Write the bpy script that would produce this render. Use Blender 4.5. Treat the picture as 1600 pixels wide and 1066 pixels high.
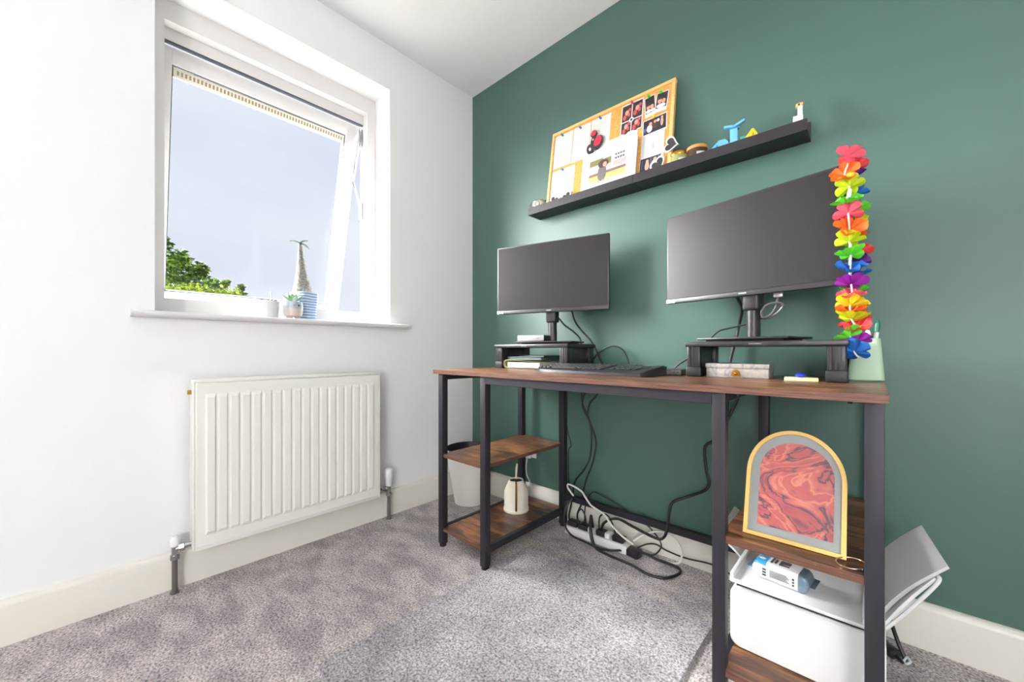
import bpy, bmesh, math, random
from mathutils import Vector, Matrix, noise
random.seed(7)
R = math.radians
sc = bpy.context.scene
col = sc.collection
for o in list(bpy.data.objects):
    bpy.data.objects.remove(o)

# ------------------------------------------------------------------ camera
cam = bpy.data.cameras.new('camera')
cam.sensor_width = 36.0
cam.lens = 611.2 / 1600 * 36
cam.shift_y = 14.7 / 1600
cam.clip_start = 0.02
cam.clip_end = 200
cam_o = bpy.data.objects.new('camera', cam)
cam_o.location = (1.849, -1.627, 0.85)
cam_o.rotation_euler = (R(90), 0, math.atan2(0.6807, 0.7326))
col.objects.link(cam_o)
sc.camera = cam_o

# ------------------------------------------------------------------ sky, daylight, exposure
w = bpy.data.worlds.new('overcast_sky')
sc.world = w
w.use_nodes = True
wn = w.node_tree
wn.nodes.clear()
bg = wn.nodes.new('ShaderNodeBackground')
wo = wn.nodes.new('ShaderNodeOutputWorld')
tc = wn.nodes.new('ShaderNodeTexCoord')
mp = wn.nodes.new('ShaderNodeMapping')
mp.inputs['Scale'].default_value = (1.5, 1.5, 4)
nz = wn.nodes.new('ShaderNodeTexNoise')
nz.inputs['Scale'].default_value = 1.3
nz.inputs['Detail'].default_value = 4
rp = wn.nodes.new('ShaderNodeValToRGB')
rp.color_ramp.elements[0].position = 0.3
rp.color_ramp.elements[0].color = (0.72, 0.77, 0.91, 1)
rp.color_ramp.elements[1].position = 0.7
rp.color_ramp.elements[1].color = (0.86, 0.89, 0.95, 1)
wn.links.new(tc.outputs['Generated'], mp.inputs['Vector'])
wn.links.new(mp.outputs['Vector'], nz.inputs['Vector'])
wn.links.new(nz.outputs['Fac'], rp.inputs['Fac'])
wn.links.new(rp.outputs['Color'], bg.inputs['Color'])
wn.links.new(bg.outputs['Background'], wo.inputs['Surface'])
bg.inputs['Strength'].default_value = 0.95

sun = bpy.data.lights.new('hazy_sun', 'SUN')
sun.energy = 135.0
sun.angle = R(100)
sun.color = (1.0, 0.98, 0.95)
sun_o = bpy.data.objects.new('hazy_sun', sun)
sun_dir = Vector((0.60, 0.72, -0.22)).normalized()
sun_o.rotation_euler = sun_dir.to_track_quat('-Z', 'Y').to_euler()
sun_o.location = (-4, -3, 5)
col.objects.link(sun_o)
FILL_GLOW = 31.0            # strength of the added fill globe, built further down

vs = sc.view_settings
vs.view_transform = 'Standard'
vs.look = 'None'
vs.exposure = 0.1
vs.gamma = 1.0
vs.use_curve_mapping = False

# ------------------------------------------------------------------ materials
def lin(c):
    c = c / 255.0
    return c / 12.92 if c <= 0.04045 else ((c + 0.055) / 1.055) ** 2.4
def rgb(r, g, b):
    return (lin(r), lin(g), lin(b), 1.0)
MATS = {}
def mat(name, c, rough=0.5, metal=0.0, spec=0.5, var=None, bump=None, trans=0.0, coat=0.0):
    """plain principled; var=(scale, other colour, amount); bump=(scale, strength)"""
    if name in MATS:
        return MATS[name]
    m = bpy.data.materials.new(name)
    m.use_nodes = True
    nt = m.node_tree
    p = nt.nodes['Principled BSDF']
    p.inputs['Base Color'].default_value = rgb(*c)
    p.inputs['Roughness'].default_value = rough
    p.inputs['Metallic'].default_value = metal
    p.inputs['Specular IOR Level'].default_value = spec
    p.inputs['Coat Weight'].default_value = coat
    if trans:
        p.inputs['Subsurface Weight'].default_value = 0
    t = None
    if var or bump:
        t = nt.nodes.new('ShaderNodeTexCoord')
    if var:
        n = nt.nodes.new('ShaderNodeTexNoise')
        n.inputs['Scale'].default_value = var[0]
        n.inputs['Detail'].default_value = 5
        nt.links.new(t.outputs['Object'], n.inputs['Vector'])
        r = nt.nodes.new('ShaderNodeValToRGB')
        a = var[2] / 2
        r.color_ramp.elements[0].position = 0.5 - a
        r.color_ramp.elements[1].position = 0.5 + a
        r.color_ramp.elements[0].color = rgb(*c)
        r.color_ramp.elements[1].color = rgb(*var[1])
        nt.links.new(n.outputs['Fac'], r.inputs['Fac'])
        nt.links.new(r.outputs['Color'], p.inputs['Base Color'])
    if bump:
        n = nt.nodes.new('ShaderNodeTexNoise')
        n.inputs['Scale'].default_value = bump[0]
        n.inputs['Detail'].default_value = 3
        nt.links.new(t.outputs['Object'], n.inputs['Vector'])
        b = nt.nodes.new('ShaderNodeBump')
        b.inputs['Strength'].default_value = bump[1]
        b.inputs['Distance'].default_value = 0.002
        nt.links.new(n.outputs['Fac'], b.inputs['Height'])
        nt.links.new(b.outputs['Normal'], p.inputs['Normal'])
    if trans:
        tr = nt.nodes.new('ShaderNodeBsdfTranslucent')
        tr.inputs['Color'].default_value = rgb(*c)
        mx = nt.nodes.new('ShaderNodeMixShader')
        mx.inputs['Fac'].default_value = trans
        out = nt.nodes['Material Output']
        nt.links.new(p.outputs['BSDF'], mx.inputs[1])
        nt.links.new(tr.outputs['BSDF'], mx.inputs[2])
        nt.links.new(mx.outputs['Shader'], out.inputs['Surface'])
    MATS[name] = m
    return m

def ramp_mat(name, stops, scale, nscale=4.0, detail=8, dist=0.6, rough=0.4, second=None, bump=0.0, spec=0.5, interp='LINEAR'):
    m = bpy.data.materials.new(name)
    m.use_nodes = True
    nt = m.node_tree
    p = nt.nodes['Principled BSDF']
    t = nt.nodes.new('ShaderNodeTexCoord')
    mp = nt.nodes.new('ShaderNodeMapping')
    mp.inputs['Scale'].default_value = scale
    n = nt.nodes.new('ShaderNodeTexNoise')
    n.inputs['Scale'].default_value = nscale
    n.inputs['Detail'].default_value = detail
    n.inputs['Distortion'].default_value = dist
    r = nt.nodes.new('ShaderNodeValToRGB')
    r.color_ramp.interpolation = interp
    while len(r.color_ramp.elements) < len(stops):
        r.color_ramp.elements.new(0.5)
    for e, (pos, c) in zip(r.color_ramp.elements, stops):
        e.position = pos
        e.color = rgb(*c)
    nt.links.new(t.outputs['Object'], mp.inputs['Vector'])
    nt.links.new(mp.outputs['Vector'], n.inputs['Vector'])
    nt.links.new(n.outputs['Fac'], r.inputs['Fac'])
    outc = r.outputs['Color']
    if second:      # (scale vec, noise scale, low colour, high colour): multiplied
        mp2 = nt.nodes.new('ShaderNodeMapping')
        mp2.inputs['Scale'].default_value = second[0]
        n2 = nt.nodes.new('ShaderNodeTexNoise')
        n2.inputs['Scale'].default_value = second[1]
        n2.inputs['Detail'].default_value = 7
        n2.inputs['Distortion'].default_value = 0.4
        r2 = nt.nodes.new('ShaderNodeValToRGB')
        r2.color_ramp.elements[0].position = 0.38
        r2.color_ramp.elements[1].position = 0.62
        r2.color_ramp.elements[0].color = (*second[2], 1)
        r2.color_ramp.elements[1].color = (*second[3], 1)
        mx = nt.nodes.new('ShaderNodeMix')
        mx.data_type = 'RGBA'
        mx.blend_type = 'MULTIPLY'
        mx.inputs[0].default_value = 1.0
        nt.links.new(t.outputs['Object'], mp2.inputs['Vector'])
        nt.links.new(mp2.outputs['Vector'], n2.inputs['Vector'])
        nt.links.new(n2.outputs['Fac'], r2.inputs['Fac'])
        nt.links.new(outc, mx.inputs[6])
        nt.links.new(r2.outputs['Color'], mx.inputs[7])
        outc = mx.outputs[2]
    nt.links.new(outc, p.inputs['Base Color'])
    p.inputs['Roughness'].default_value = rough
    p.inputs['Specular IOR Level'].default_value = spec
    if bump:
        b = nt.nodes.new('ShaderNodeBump')
        b.inputs['Strength'].default_value = bump
        b.inputs['Distance'].default_value = 0.003
        nt.links.new(n.outputs['Fac'], b.inputs['Height'])
        nt.links.new(b.outputs['Normal'], p.inputs['Normal'])
    MATS[name] = m
    return m

def glass_mat(name, tint=(1, 1, 1), gloss=0.08, rough=0.02):
    m = bpy.data.materials.new(name)
    m.use_nodes = True
    nt = m.node_tree
    nt.nodes.clear()
    out = nt.nodes.new('ShaderNodeOutputMaterial')
    tr = nt.nodes.new('ShaderNodeBsdfTransparent')
    tr.inputs['Color'].default_value = (*tint, 1)
    gl = nt.nodes.new('ShaderNodeBsdfGlossy')
    gl.inputs['Roughness'].default_value = rough
    lw = nt.nodes.new('ShaderNodeLayerWeight')
    lw.inputs['Blend'].default_value = 0.5
    pw = nt.nodes.new('ShaderNodeMath')
    pw.operation = 'POWER'
    pw.inputs[1].default_value = 5.0
    ml = nt.nodes.new('ShaderNodeMath')
    ml.operation = 'MULTIPLY_ADD'
    ml.inputs[1].default_value = 0.5
    ml.inputs[2].default_value = gloss
    mx = nt.nodes.new('ShaderNodeMixShader')
    nt.links.new(lw.outputs['Facing'], pw.inputs[0])
    nt.links.new(pw.outputs[0], ml.inputs[0])
    nt.links.new(ml.outputs[0], mx.inputs['Fac'])
    nt.links.new(tr.outputs[0], mx.inputs[1])
    nt.links.new(gl.outputs[0], mx.inputs[2])
    nt.links.new(mx.outputs[0], out.inputs['Surface'])
    MATS[name] = m
    return m

def glow_mat(name, c, s):
    m = bpy.data.materials.new(name)
    m.use_nodes = True
    p = m.node_tree.nodes['Principled BSDF']
    p.inputs['Base Color'].default_value = (0.8, 0.8, 0.8, 1)
    p.inputs['Emission Color'].default_value = (*c, 1)
    p.inputs['Emission Strength'].default_value = s
    return m

WHITE = mat('white_wall_paint', (241, 241, 242), 0.75, bump=(160, 0.12), spec=0.3)
CEIL = mat('white_ceiling_paint', (246, 246, 247), 0.85, bump=(120, 0.1), spec=0.2)
GREEN = mat('green_wall_paint', (69, 101, 92), 0.45, bump=(190, 0.06), spec=0.5)
GLOSS = mat('cream_gloss_paint', (230, 227, 217), 0.35, spec=0.5)
UPVC = mat('white_upvc', (220, 218, 217), 0.3, spec=0.5)
UPVCC = mat('cream_upvc', (240, 232, 214), 0.4)
GASKET = mat('grey_gasket', (70, 76, 84), 0.6)
GLASS = glass_mat('window_glass', (0.98, 0.99, 1.0), 0.006)
RADW = mat('radiator_enamel', (238, 237, 231), 0.3)
CHROME = mat('chrome', (190, 188, 190), 0.18, metal=1.0)
STEEL = mat('brushed_steel_pipe', (140, 136, 134), 0.35, metal=1.0)
BLK = mat('black_powder_coated_steel', (38, 36, 43), 0.48, spec=0.35, bump=(900, 0.05))
BLKP = mat('black_plastic', (40, 38, 42), 0.38)
DARKP = mat('dark_plastic', (24, 23, 26), 0.5)
RUB = mat('black_cable_rubber', (30, 29, 32), 0.45)
WPLA = mat('white_plastic', (236, 236, 236), 0.35)
WCAB = mat('white_cable', (232, 230, 226), 0.4)
GREYP = mat('grey_plastic', (120, 120, 124), 0.4)
SCREEN = mat('matte_monitor_screen', (36, 33, 36), 0.38, spec=0.36)
BEZ = mat('monitor_bezel', (46, 44, 48), 0.4)
PAPER = mat('white_paper', (208, 207, 204), 0.7)
INK = mat('pale_grey_ink', (172, 170, 167), 0.8)
INKD = mat('dark_ink', (70, 66, 68), 0.7)
SHELFB = mat('black_brown_shelf_foil', (36, 33, 37), 0.5, spec=0.35, var=(60, (44, 41, 45), 0.6))
GOLD = mat('pale_gold_frame', (216, 180, 106), 0.32, metal=0.35)
BRASS = mat('brass', (190, 140, 60), 0.25, metal=1.0)
ROSE = mat('rose_gold', (225, 190, 175), 0.2, metal=1.0)
CORK = ramp_mat('cork', [(0.3, (196, 132, 62)), (0.5, (214, 152, 76)), (0.7, (226, 168, 96))], (1, 1, 1), 160, 4, 0.2, 0.85)
OAK = ramp_mat('pale_oak_frame', [(0.3, (226, 168, 100)), (0.7, (246, 196, 130))], (6, 30, 30), 6, 4, 0.3, 0.5)
def wood(name, sc_, extra=1.0):
    return ramp_mat(name, [(0.26, (44, 31, 28)), (0.40, (84, 57, 44)), (0.52, (126, 84, 58)), (0.64, (164, 114, 70)), (0.78, (100, 68, 50))],
                    sc_, 3.2, 9, 0.9, 0.33, second=((2.2 * sc_[0], 0.42 * sc_[1], 3), 2.4, (0.46, 0.45, 0.48), (1.15, 1.12, 1.05)), bump=0.06)
WOODX = wood('rustic_brown_wood_long', (1.3, 11, 11))
WOODY = wood('rustic_brown_wood_cross', (1.6, 8, 8))
EDGE = ramp_mat('wood_edge_band', [(0.3, (66, 41, 33)), (0.5, (98, 63, 48)), (0.7, (126, 86, 66))], (3, 40, 130), 5, 8, 0.4, 0.5)
CARPET = ramp_mat('grey_carpet_pile', [(0.28, (104, 98, 100)), (0.42, (162, 156, 156)), (0.56, (200, 194, 193)), (0.74, (232, 227, 225))],
                  (1, 1, 1), 165, 3, 0.3, 0.95, second=((1.0, 1.7, 1), 7.5, (0.76, 0.75, 0.77), (1.14, 1.13, 1.12)), bump=1.0, spec=0.1)
CARPET2 = ramp_mat('pale_grey_carpet_offcut', [(0.28, (98, 94, 98)), (0.42, (150, 146, 150)), (0.56, (186, 182, 186)), (0.74, (218, 215, 218))],
                   (1, 1, 1), 165, 3, 0.3, 0.95, second=((1, 1, 1), 6.5, (0.84, 0.84, 0.86), (1.10, 1.10, 1.10)), bump=1.0, spec=0.1)
MARBLE = ramp_mat('marbled_red_print', [(0.28, (92, 62, 74)), (0.36, (160, 62, 70)), (0.43, (178, 78, 78)), (0.455, (78, 54, 70)), (0.475, (84, 58, 74)), (0.492, (176, 74, 76)),
                                        (0.54, (188, 92, 84)), (0.575, (206, 128, 104)), (0.60, (172, 72, 74)), (0.68, (184, 84, 82)), (0.76, (92, 66, 80))],
                  (5.5, 5.5, 9), 0.85, 5, 4.0, 0.5)
MOUNT = mat('grey_mount_card', (150, 157, 158), 0.6)
ARTGL = glass_mat('picture_glass', (1, 1, 1), 0.03, 0.12)

# ------------------------------------------------------------------ mesh helpers
def box(x0, x1, y0, y1, z0, z1):
    v = [(x, y, z) for z in (z0, z1) for y in (y0, y1) for x in (x0, x1)]
    return v, [(0, 2, 3, 1), (4, 5, 7, 6), (0, 1, 5, 4), (2, 6, 7, 3), (0, 4, 6, 2), (1, 3, 7, 5)]
def rbox(x0, x1, y0, y1, z0, z1, r=0.005, seg=2):
    bm = bmesh.new()
    bmesh.ops.create_cube(bm, size=1)
    for v in bm.verts:
        v.co = Vector(((x0 + x1) / 2 + v.co.x * (x1 - x0), (y0 + y1) / 2 + v.co.y * (y1 - y0), (z0 + z1) / 2 + v.co.z * (z1 - z0)))
    bmesh.ops.bevel(bm, geom=bm.edges[:], offset=r, segments=seg, affect='EDGES', profile=0.5)
    out = [tuple(v.co) for v in bm.verts], [tuple(v.index for v in f.verts) for f in bm.faces]
    bm.free()
    return out
def lathe(prof, n=32, cap=True):
    v, f = [], []
    for (r, z) in prof:
        for i in range(n):
            a = 2 * math.pi * i / n
            v.append((r * math.cos(a), r * math.sin(a), z))
    for k in range(len(prof) - 1):
        for i in range(n):
            j = (i + 1) % n
            f.append((k * n + i, k * n + j, (k + 1) * n + j, (k + 1) * n + i))
    if cap:
        f.append(tuple(range(n - 1, -1, -1)))
        f.append(tuple((len(prof) - 1) * n + i for i in range(n)))
    return v, f
def cyl(p0, p1, r0, r1=None, n=16):
    r1 = r0 if r1 is None else r1
    p0, p1 = Vector(p0), Vector(p1)
    q = (p1 - p0).to_track_quat('Z', 'Y').to_matrix()
    v, f = lathe([(r0, 0), (r1, (p1 - p0).length)], n)
    return [tuple(p0 + q @ Vector(a)) for a in v], f
def ball(c, r, n=14, m=8, sz=1.0):
    prof = [(max(r * math.sin(math.pi * k / m), 1e-5), -r * sz * math.cos(math.pi * k / m)) for k in range(m + 1)]
    v, f = lathe(prof, n)
    return [(a + c[0], b + c[1], d + c[2]) for a, b, d in v], f
def spline(pts, k=8):
    P = [Vector(p) for p in pts]
    out = []
    for i in range(len(P) - 1):
        a = P[i - 1] if i else P[0] * 2 - P[1]
        b, c = P[i], P[i + 1]
        d = P[i + 2] if i + 2 < len(P) else c * 2 - b
        for s in range(k):
            t = s / k
            out.append(0.5 * ((2 * b) + (c - a) * t + (2 * a - 5 * b + 4 * c - d) * t * t + (3 * b - a - 3 * c + d) * t ** 3))
    out.append(P[-1])
    return out
def tube(pts, r, n=8, k=8, taper=None):
    P = spline(pts, k) if k else [Vector(p) for p in pts]
    v, f = [], []
    up = None
    for i, p in enumerate(P):
        t = (P[min(i + 1, len(P) - 1)] - P[max(i - 1, 0)]).normalized()
        if up is None:
            up = Vector((0, 0, 1)) if abs(t.z) < 0.9 else Vector((1, 0, 0))
        u = (up - t * up.dot(t)).normalized()
        up = u
        s = t.cross(u)
        rr = r if taper is None else r * (1 + (taper - 1) * i / (len(P) - 1))
        for j in range(n):
            a = 2 * math.pi * j / n
            v.append(tuple(p + u * math.cos(a) * rr + s * math.sin(a) * rr))
    for i in range(len(P) - 1):
        for j in range(n):
            f.append((i * n + j, i * n + (j + 1) % n, (i + 1) * n + (j + 1) % n, (i + 1) * n + j))
    f.append(tuple(range(n - 1, -1, -1)))
    f.append(tuple((len(P) - 1) * n + j for j in range(n)))
    return v, f
def prism(poly, y0, y1):
    """polygon given in x,z pulled from y0 to y1"""
    n = len(poly)
    v = [(a, y0, b) for a, b in poly] + [(a, y1, b) for a, b in poly]
    f = [tuple(range(n)), tuple(range(2 * n - 1, n - 1, -1))]
    f += [(i, i + n, (i + 1) % n + n, (i + 1) % n) for i in range(n)]
    return v, f
def ring(outer, inner, y0, y1):
    n = len(outer)
    v = [(a, y0, b) for a, b in outer] + [(a, y0, b) for a, b in inner] + [(a, y1, b) for a, b in outer] + [(a, y1, b) for a, b in inner]
    f = []
    for i in range(n):
        j = (i + 1) % n
        f += [(i, j, n + j, n + i), (2 * n + i, 3 * n + i, 3 * n + j, 2 * n + j), (i, 2 * n + i, 2 * n + j, j), (n + i, n + j, 3 * n + j, 3 * n + i)]
    return v, f
def ell(cx, cz, rx, rz, n=14, rot=0):
    out = []
    for i in range(n):
        a = 2 * math.pi * i / n
        x, z = rx * math.cos(a), rz * math.sin(a)
        out.append((cx + x * math.cos(rot) - z * math.sin(rot), cz + x * math.sin(rot) + z * math.cos(rot)))
    return out
def tf(vf, M):
    return [tuple(M @ Vector(a)) for a in vf[0]], vf[1]
def T(x, y, z):
    return Matrix.Translation((x, y, z))
def RZ(a):
    return Matrix.Rotation(a, 4, 'Z')
def RX(a):
    return Matrix.Rotation(a, 4, 'X')
def RY(a):
    return Matrix.Rotation(a, 4, 'Y')

class MB:
    def __init__(s, *prims):
        s.v, s.f, s.m = [], [], []
        for p in prims:
            s.add(p)
    def add(s, vf, mi=0, M=None):
        if M is not None:
            vf = tf(vf, M)
        o = len(s.v)
        s.v += [tuple(a) for a in vf[0]]
        for q in vf[1]:
            s.f.append(tuple(i + o for i in q))
            s.m.append(mi)
        return s

def basis(o):
    return Matrix.Translation(o.location) @ o.rotation_euler.to_matrix().to_4x4()
def obj(name, mb, mats, parent=None, world=False, smooth=35, kind=None):
    if not isinstance(mb, MB):
        mb = MB(mb)
    v = mb.v
    if world and parent is not None:
        chain, q = Matrix.Identity(4), parent
        while q is not None:
            chain = basis(q) @ chain
            q = q.parent
        inv = chain.inverted()
        v = [tuple(inv @ Vector(a)) for a in v]
    me = bpy.data.meshes.new(name)
    me.from_pydata(v, [], mb.f)
    for m in (mats if isinstance(mats, (list, tuple)) else [mats]):
        me.materials.append(m)
    me.polygons.foreach_set('material_index', mb.m)
    bm = bmesh.new()
    bm.from_mesh(me)
    bmesh.ops.recalc_face_normals(bm, faces=bm.faces[:])
    bm.to_mesh(me)
    bm.free()
    me.polygons.foreach_set('use_smooth', [True] * len(me.polygons))
    me.set_sharp_from_angle(angle=R(smooth))
    me.update()
    o = bpy.data.objects.new(name, me)
    col.objects.link(o)
    if parent is not None:
        o.parent = parent
    if kind:
        o['kind'] = kind
    return o
def tag(o, label, cat, group=None, kind=None):
    o['label'] = label
    o['category'] = cat
    if group:
        o['group'] = group
    if kind:
        o['kind'] = kind
    return o
def thing(name, label, cat, loc=(0, 0, 0), rz=0.0, rx=0.0, group=None, kind=None):
    o = bpy.data.objects.new(name, None)
    o.empty_display_size = 0.05
    col.objects.link(o)
    o.location = loc
    o.rotation_euler = (rx, 0, rz)
    return tag(o, label, cat, group, kind)
def put(o, loc, rz=0.0, rx=0.0):
    o.location = loc
    o.rotation_euler = (rx, 0, rz)
    return o
def text_mesh(s, size, depth=0.0004):
    """lettering as a mesh in the x,z plane, centred, facing -y"""
    cu = bpy.data.curves.new('lettering', 'FONT')
    cu.body = s
    cu.size = size
    cu.align_x = 'CENTER'
    cu.extrude = depth
    cu.resolution_u = 2
    to = bpy.data.objects.new('lettering', cu)
    col.objects.link(to)
    dg = bpy.context.evaluated_depsgraph_get()
    me = bpy.data.meshes.new_from_object(to.evaluated_get(dg))
    v = [(p.co.x, -p.co.z, p.co.y) for p in me.vertices]
    f = [tuple(p.vertices) for p in me.polygons]
    bpy.data.objects.remove(to)
    bpy.data.meshes.remove(me)
    return v, f

# ------------------------------------------------------------------ the room
RX1, RY0, RZ1 = 3.05, -3.65, 2.433
WT = 0.32
WY0, WY1, WZ0, WZ1 = -1.475, -0.57, 0.965, 2.205
def struct(name, mb, m, label, cat):
    return tag(obj(name, mb, m), label, cat, kind='structure')
struct('floor', box(-0.0, RX1, RY0, 0, -0.1, 0), CARPET, 'mottled grey carpet covering the whole floor of the room', 'floor')
struct('ceiling', box(-WT, RX1 + .1, RY0 - .1, 0.12, RZ1, RZ1 + 0.1), CEIL, 'plain white painted ceiling', 'ceiling')
wl = MB(box(-WT, 0, RY0 - .1, WY0, -0.1, RZ1), box(-WT, 0, WY1, 0.12, -0.1, RZ1), box(-WT, 0, WY0, WY1, -0.1, WZ0), box(-WT, 0, WY0, WY1, WZ1, RZ1))
struct('wall_left', wl, WHITE, 'white painted wall with the window opening and radiator', 'wall')
struct('wall_back', box(0, RX1 + .1, 0, 0.12, -0.1, RZ1), GREEN, 'dark green painted wall behind the desk', 'wall')
struct('wall_right', box(RX1, RX1 + 0.1, RY0 - .1, 0, -0.1, RZ1), WHITE, 'plain white wall out of the picture on the right', 'wall')
struct('wall_front', box(0, RX1, RY0 - 0.1, RY0, -0.1, RZ1), WHITE, 'plain white wall behind the viewer', 'wall')
def skirting(L_):
    """profile in (depth, height) run along +x for length L_"""
    prof = [(0, 0), (0.018, 0), (0.018, 0.112), (0.016, 0.120), (0.010, 0.127), (0.004, 0.130), (0, 0.130)]
    n = len(prof)
    v = [(0, -d, h) for d, h in prof] + [(L_, -d, h) for d, h in prof]
    f = [tuple(range(n)), tuple(range(2 * n - 1, n - 1, -1))] + [(i, i + n, (i + 1) % n + n, (i + 1) % n) for i in range(n)]
    return v, f
struct('baseboard_back', tf(skirting(RX1), T(0, 0, 0)), GLOSS, 'cream painted baseboard along the green wall', 'baseboard')
struct('baseboard_left', tf(skirting(-RY0 - 0.018), T(0, RY0, 0) @ RZ(R(90))), GLOSS, 'cream painted baseboard along the white wall under the radiator', 'baseboard')

# ------------------------------------------------------------------ window
win = thing('window_1', 'white top hung window pushed open at the bottom, set in a deep reveal', 'window', (-0.15, (WY0 + WY1) / 2, 0.99), kind='structure')
fx0, fx1 = -0.225, -0.15
zi0, zi1 = 1.052, 2.125
yi0, yi1 = -1.435, -0.618
fr = MB(box(fx0, fx1, WY0, yi0, 0.985, WZ1), box(fx0, fx1, yi1, WY1, 0.985, WZ1), box(fx0, fx1, yi0, yi1, 0.985, zi0), box(fx0, fx1, yi0, yi1, zi1, WZ1))
obj('frame', fr, UPVC, win, True)
obj('frame_rebate', MB(box(fx0 + .004, fx0 + .03, yi0, yi1, 2.078, zi1)), UPVC, win, True)
obj('seal', MB(box(fx0 + .012, fx0 + .026, yi0, yi1, 2.070, 2.078)), GASKET, win, True)
# opening sash: local frame hinged along its top edge
SA = R(15.0)
SM = T(-0.222, 0, 2.072) @ RY(SA)          # sash local: y as world, z down negative, x thickness
def S(vf):
    return tf(vf, SM)
sy0, sy1, sh, st, th = -1.465, -0.628, 1.055, 0.062, 0.05
sm = MB()
for b in (rbox(-th, 0, sy0, sy0 + st, -sh, 0, .004), rbox(-th, 0, sy1 - st, sy1, -sh, 0, .004),
          rbox(-th, 0, sy0 + st - .002, sy1 - st + .002, -st, 0, .004), rbox(-th, 0, sy0 + st - .002, sy1 - st + .002, -sh, -sh + st, .004)):
    sm.add(S(b))
sash = obj('sash', sm, UPVC, win, True)
gy0, gy1, gz0, gz1 = sy0 + st, sy1 - st, -sh + st, -st
obj('gasket', MB(S(box(-th - .001, -th + .035, gy0, gy0 + .004, gz0, gz1)), S(box(-th, -th + .035, gy1 - .004, gy1, gz0, gz1)),
                 S(box(-th, -th + .035, gy0, gy1, gz0, gz0 + .004)), S(box(-th, -th + .035, gy0, gy1, gz1 - .003, gz1))), GASKET, sash, True)
obj('pane', S(box(-th + .010, -th + .016, gy0, gy1, gz0, gz1)), GLASS, sash, True)
vent = obj('trickle_vent', MB(S(rbox(-th + .018, -th + .036, gy0 + .005, gy1 - .005, gz1 - .042, gz1 - .008, .003))), UPVCC, sash, True)
sl = MB()
nsl = 52
for i in range(nsl):
    yy = gy0 + .02 + (gy1 - gy0 - .04) * i / (nsl - 1)
    sl.add(S(box(-th + .034, -th + .037, yy - .0035, yy + .0035, gz1 - .032, gz1 - .016)))
obj('vent_slots', sl, mat('vent_slot_shade', (150, 142, 120), 0.7), sash, True, kind='stuff')
stay = MB()
hinge = Vector((-0.2, yi1 - .006, 2.0))
stay.add(tube([(-0.205, yi1 - .008, 2.04), (-0.30, yi1 - .008, 1.80)], .006, 6, 0))
stay.add(tube([(-0.30, yi1 - .008, 1.80), (-0.205, yi1 - .006, 1.60)], .005, 6, 0))
stay.add(rbox(-.222, -.198, yi1 - .012, yi1 - .001, 1.56, 1.66, .002))
stay.add(rbox(-.222, -.198, yi1 - .012, yi1 - .001, 1.96, 2.06, .002))
obj('stay_arm', stay, mat('stay_metal', (150, 150, 152), 0.35, metal=0.8), win, True)
def sill_prof():
    pr = [(-0.15, 0.965)] + [(0.035 + 0.011 * math.sin(a), 0.976 - 0.011 * math.cos(a)) for a in [math.pi * k / 8 for k in range(9)]] + [(-0.15, 0.987)]
    return pr
pr_ = sill_prof()
n_ = len(pr_)
sv = MB()
def extr(y0, y1, xs):
    p = [(max(a, xs), b) for a, b in pr_]
    v = [(a, y0, b) for a, b in p] + [(a, y1, b) for a, b in p]
    f = [tuple(range(n_)), tuple(range(2 * n_ - 1, n_ - 1, -1))] + [(i, i + n_, (i + 1) % n_ + n_, (i + 1) % n_) for i in range(n_)]
    return v, f
sv.add(extr(WY0 + .001, WY1 - .001, -1))
sv.add(extr(WY0 - 0.062, WY0 + .001, 0.0))
sv.add(extr(WY1 - .001, WY1 + 0.088, 0.0))
struct('trim_1', sv, UPVC, 'white painted window sill with rounded front edge', 'window sill')

# ------------------------------------------------------------------ garden behind the glass
struct('ground', box(-40, -0.33, -30, 30, -0.25, -0.12), mat('pale_bounce_ground', (150, 146, 138), 0.9, var=(30, (126, 122, 114), 0.5)), 'unseen ground outside the window, made pale to bounce daylight indoors', 'yard')  # out of view; pale tone chosen to bounce daylight up to the ceiling
def leaves(clumps, per, size):
    v, f, m = [], [], []
    for (cx, cy, cz, r, n) in clumps:
        for _ in range(int(n * per)):
            d = Vector((random.gauss(0, 1), random.gauss(0, 1), random.gauss(0, 1))).normalized()
            p = Vector((cx, cy, cz)) + d * r * (random.random() ** 0.4)
            a = Vector((random.gauss(0, 1), random.gauss(0, 1), random.gauss(0, .6))).normalized()
            b = a.cross(Vector((random.gauss(0, 1), random.gauss(0, 1), random.gauss(0, 1)))).normalized()
            s = size * random.uniform(.6, 1.3)
            o = len(v)
            v += [tuple(p - a * s), tuple(p + b * s * .5), tuple(p + a * s), tuple(p - b * s * .5)]
            f.append((o, o + 1, o + 2, o + 3))
            m.append(random.choice((0, 0, 0, 1, 1, 2)))
    mb = MB()
    mb.v, mb.f, mb.m = v, f, m
    return mb
LEAF = [mat('leaf_green', (56, 80, 28), 0.9, spec=0.1, trans=0.2), mat('leaf_light', (90, 112, 42), 0.9, spec=0.1, trans=0.2), mat('leaf_dark', (36, 56, 24), 0.9, spec=0.1, trans=0.2)]
LEAFY = [mat('leaf_yellow_green', (82, 100, 18), 0.9, spec=0.1, trans=0.2), mat('leaf_lime', (108, 120, 28), 0.9, spec=0.1, trans=0.2), mat('leaf_olive', (58, 72, 18), 0.9, spec=0.1, trans=0.2)]
BARK = mat('bark', (90, 76, 62), 0.9, var=(12, (60, 50, 42), 0.5))
def clump_tree(name, label, loc, clumps, per, size, mats, trunk):
    t = thing(name, label, 'tree', loc)
    obj('foliage', leaves(clumps, per, size), mats, t, True, kind='stuff')
    tm = MB()
    for pts, r in trunk:
        tm.add(tube(pts, r, 8, 5, 0.5))
    obj('trunk', tm, BARK, t, True)
    return t
cl = []
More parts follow.
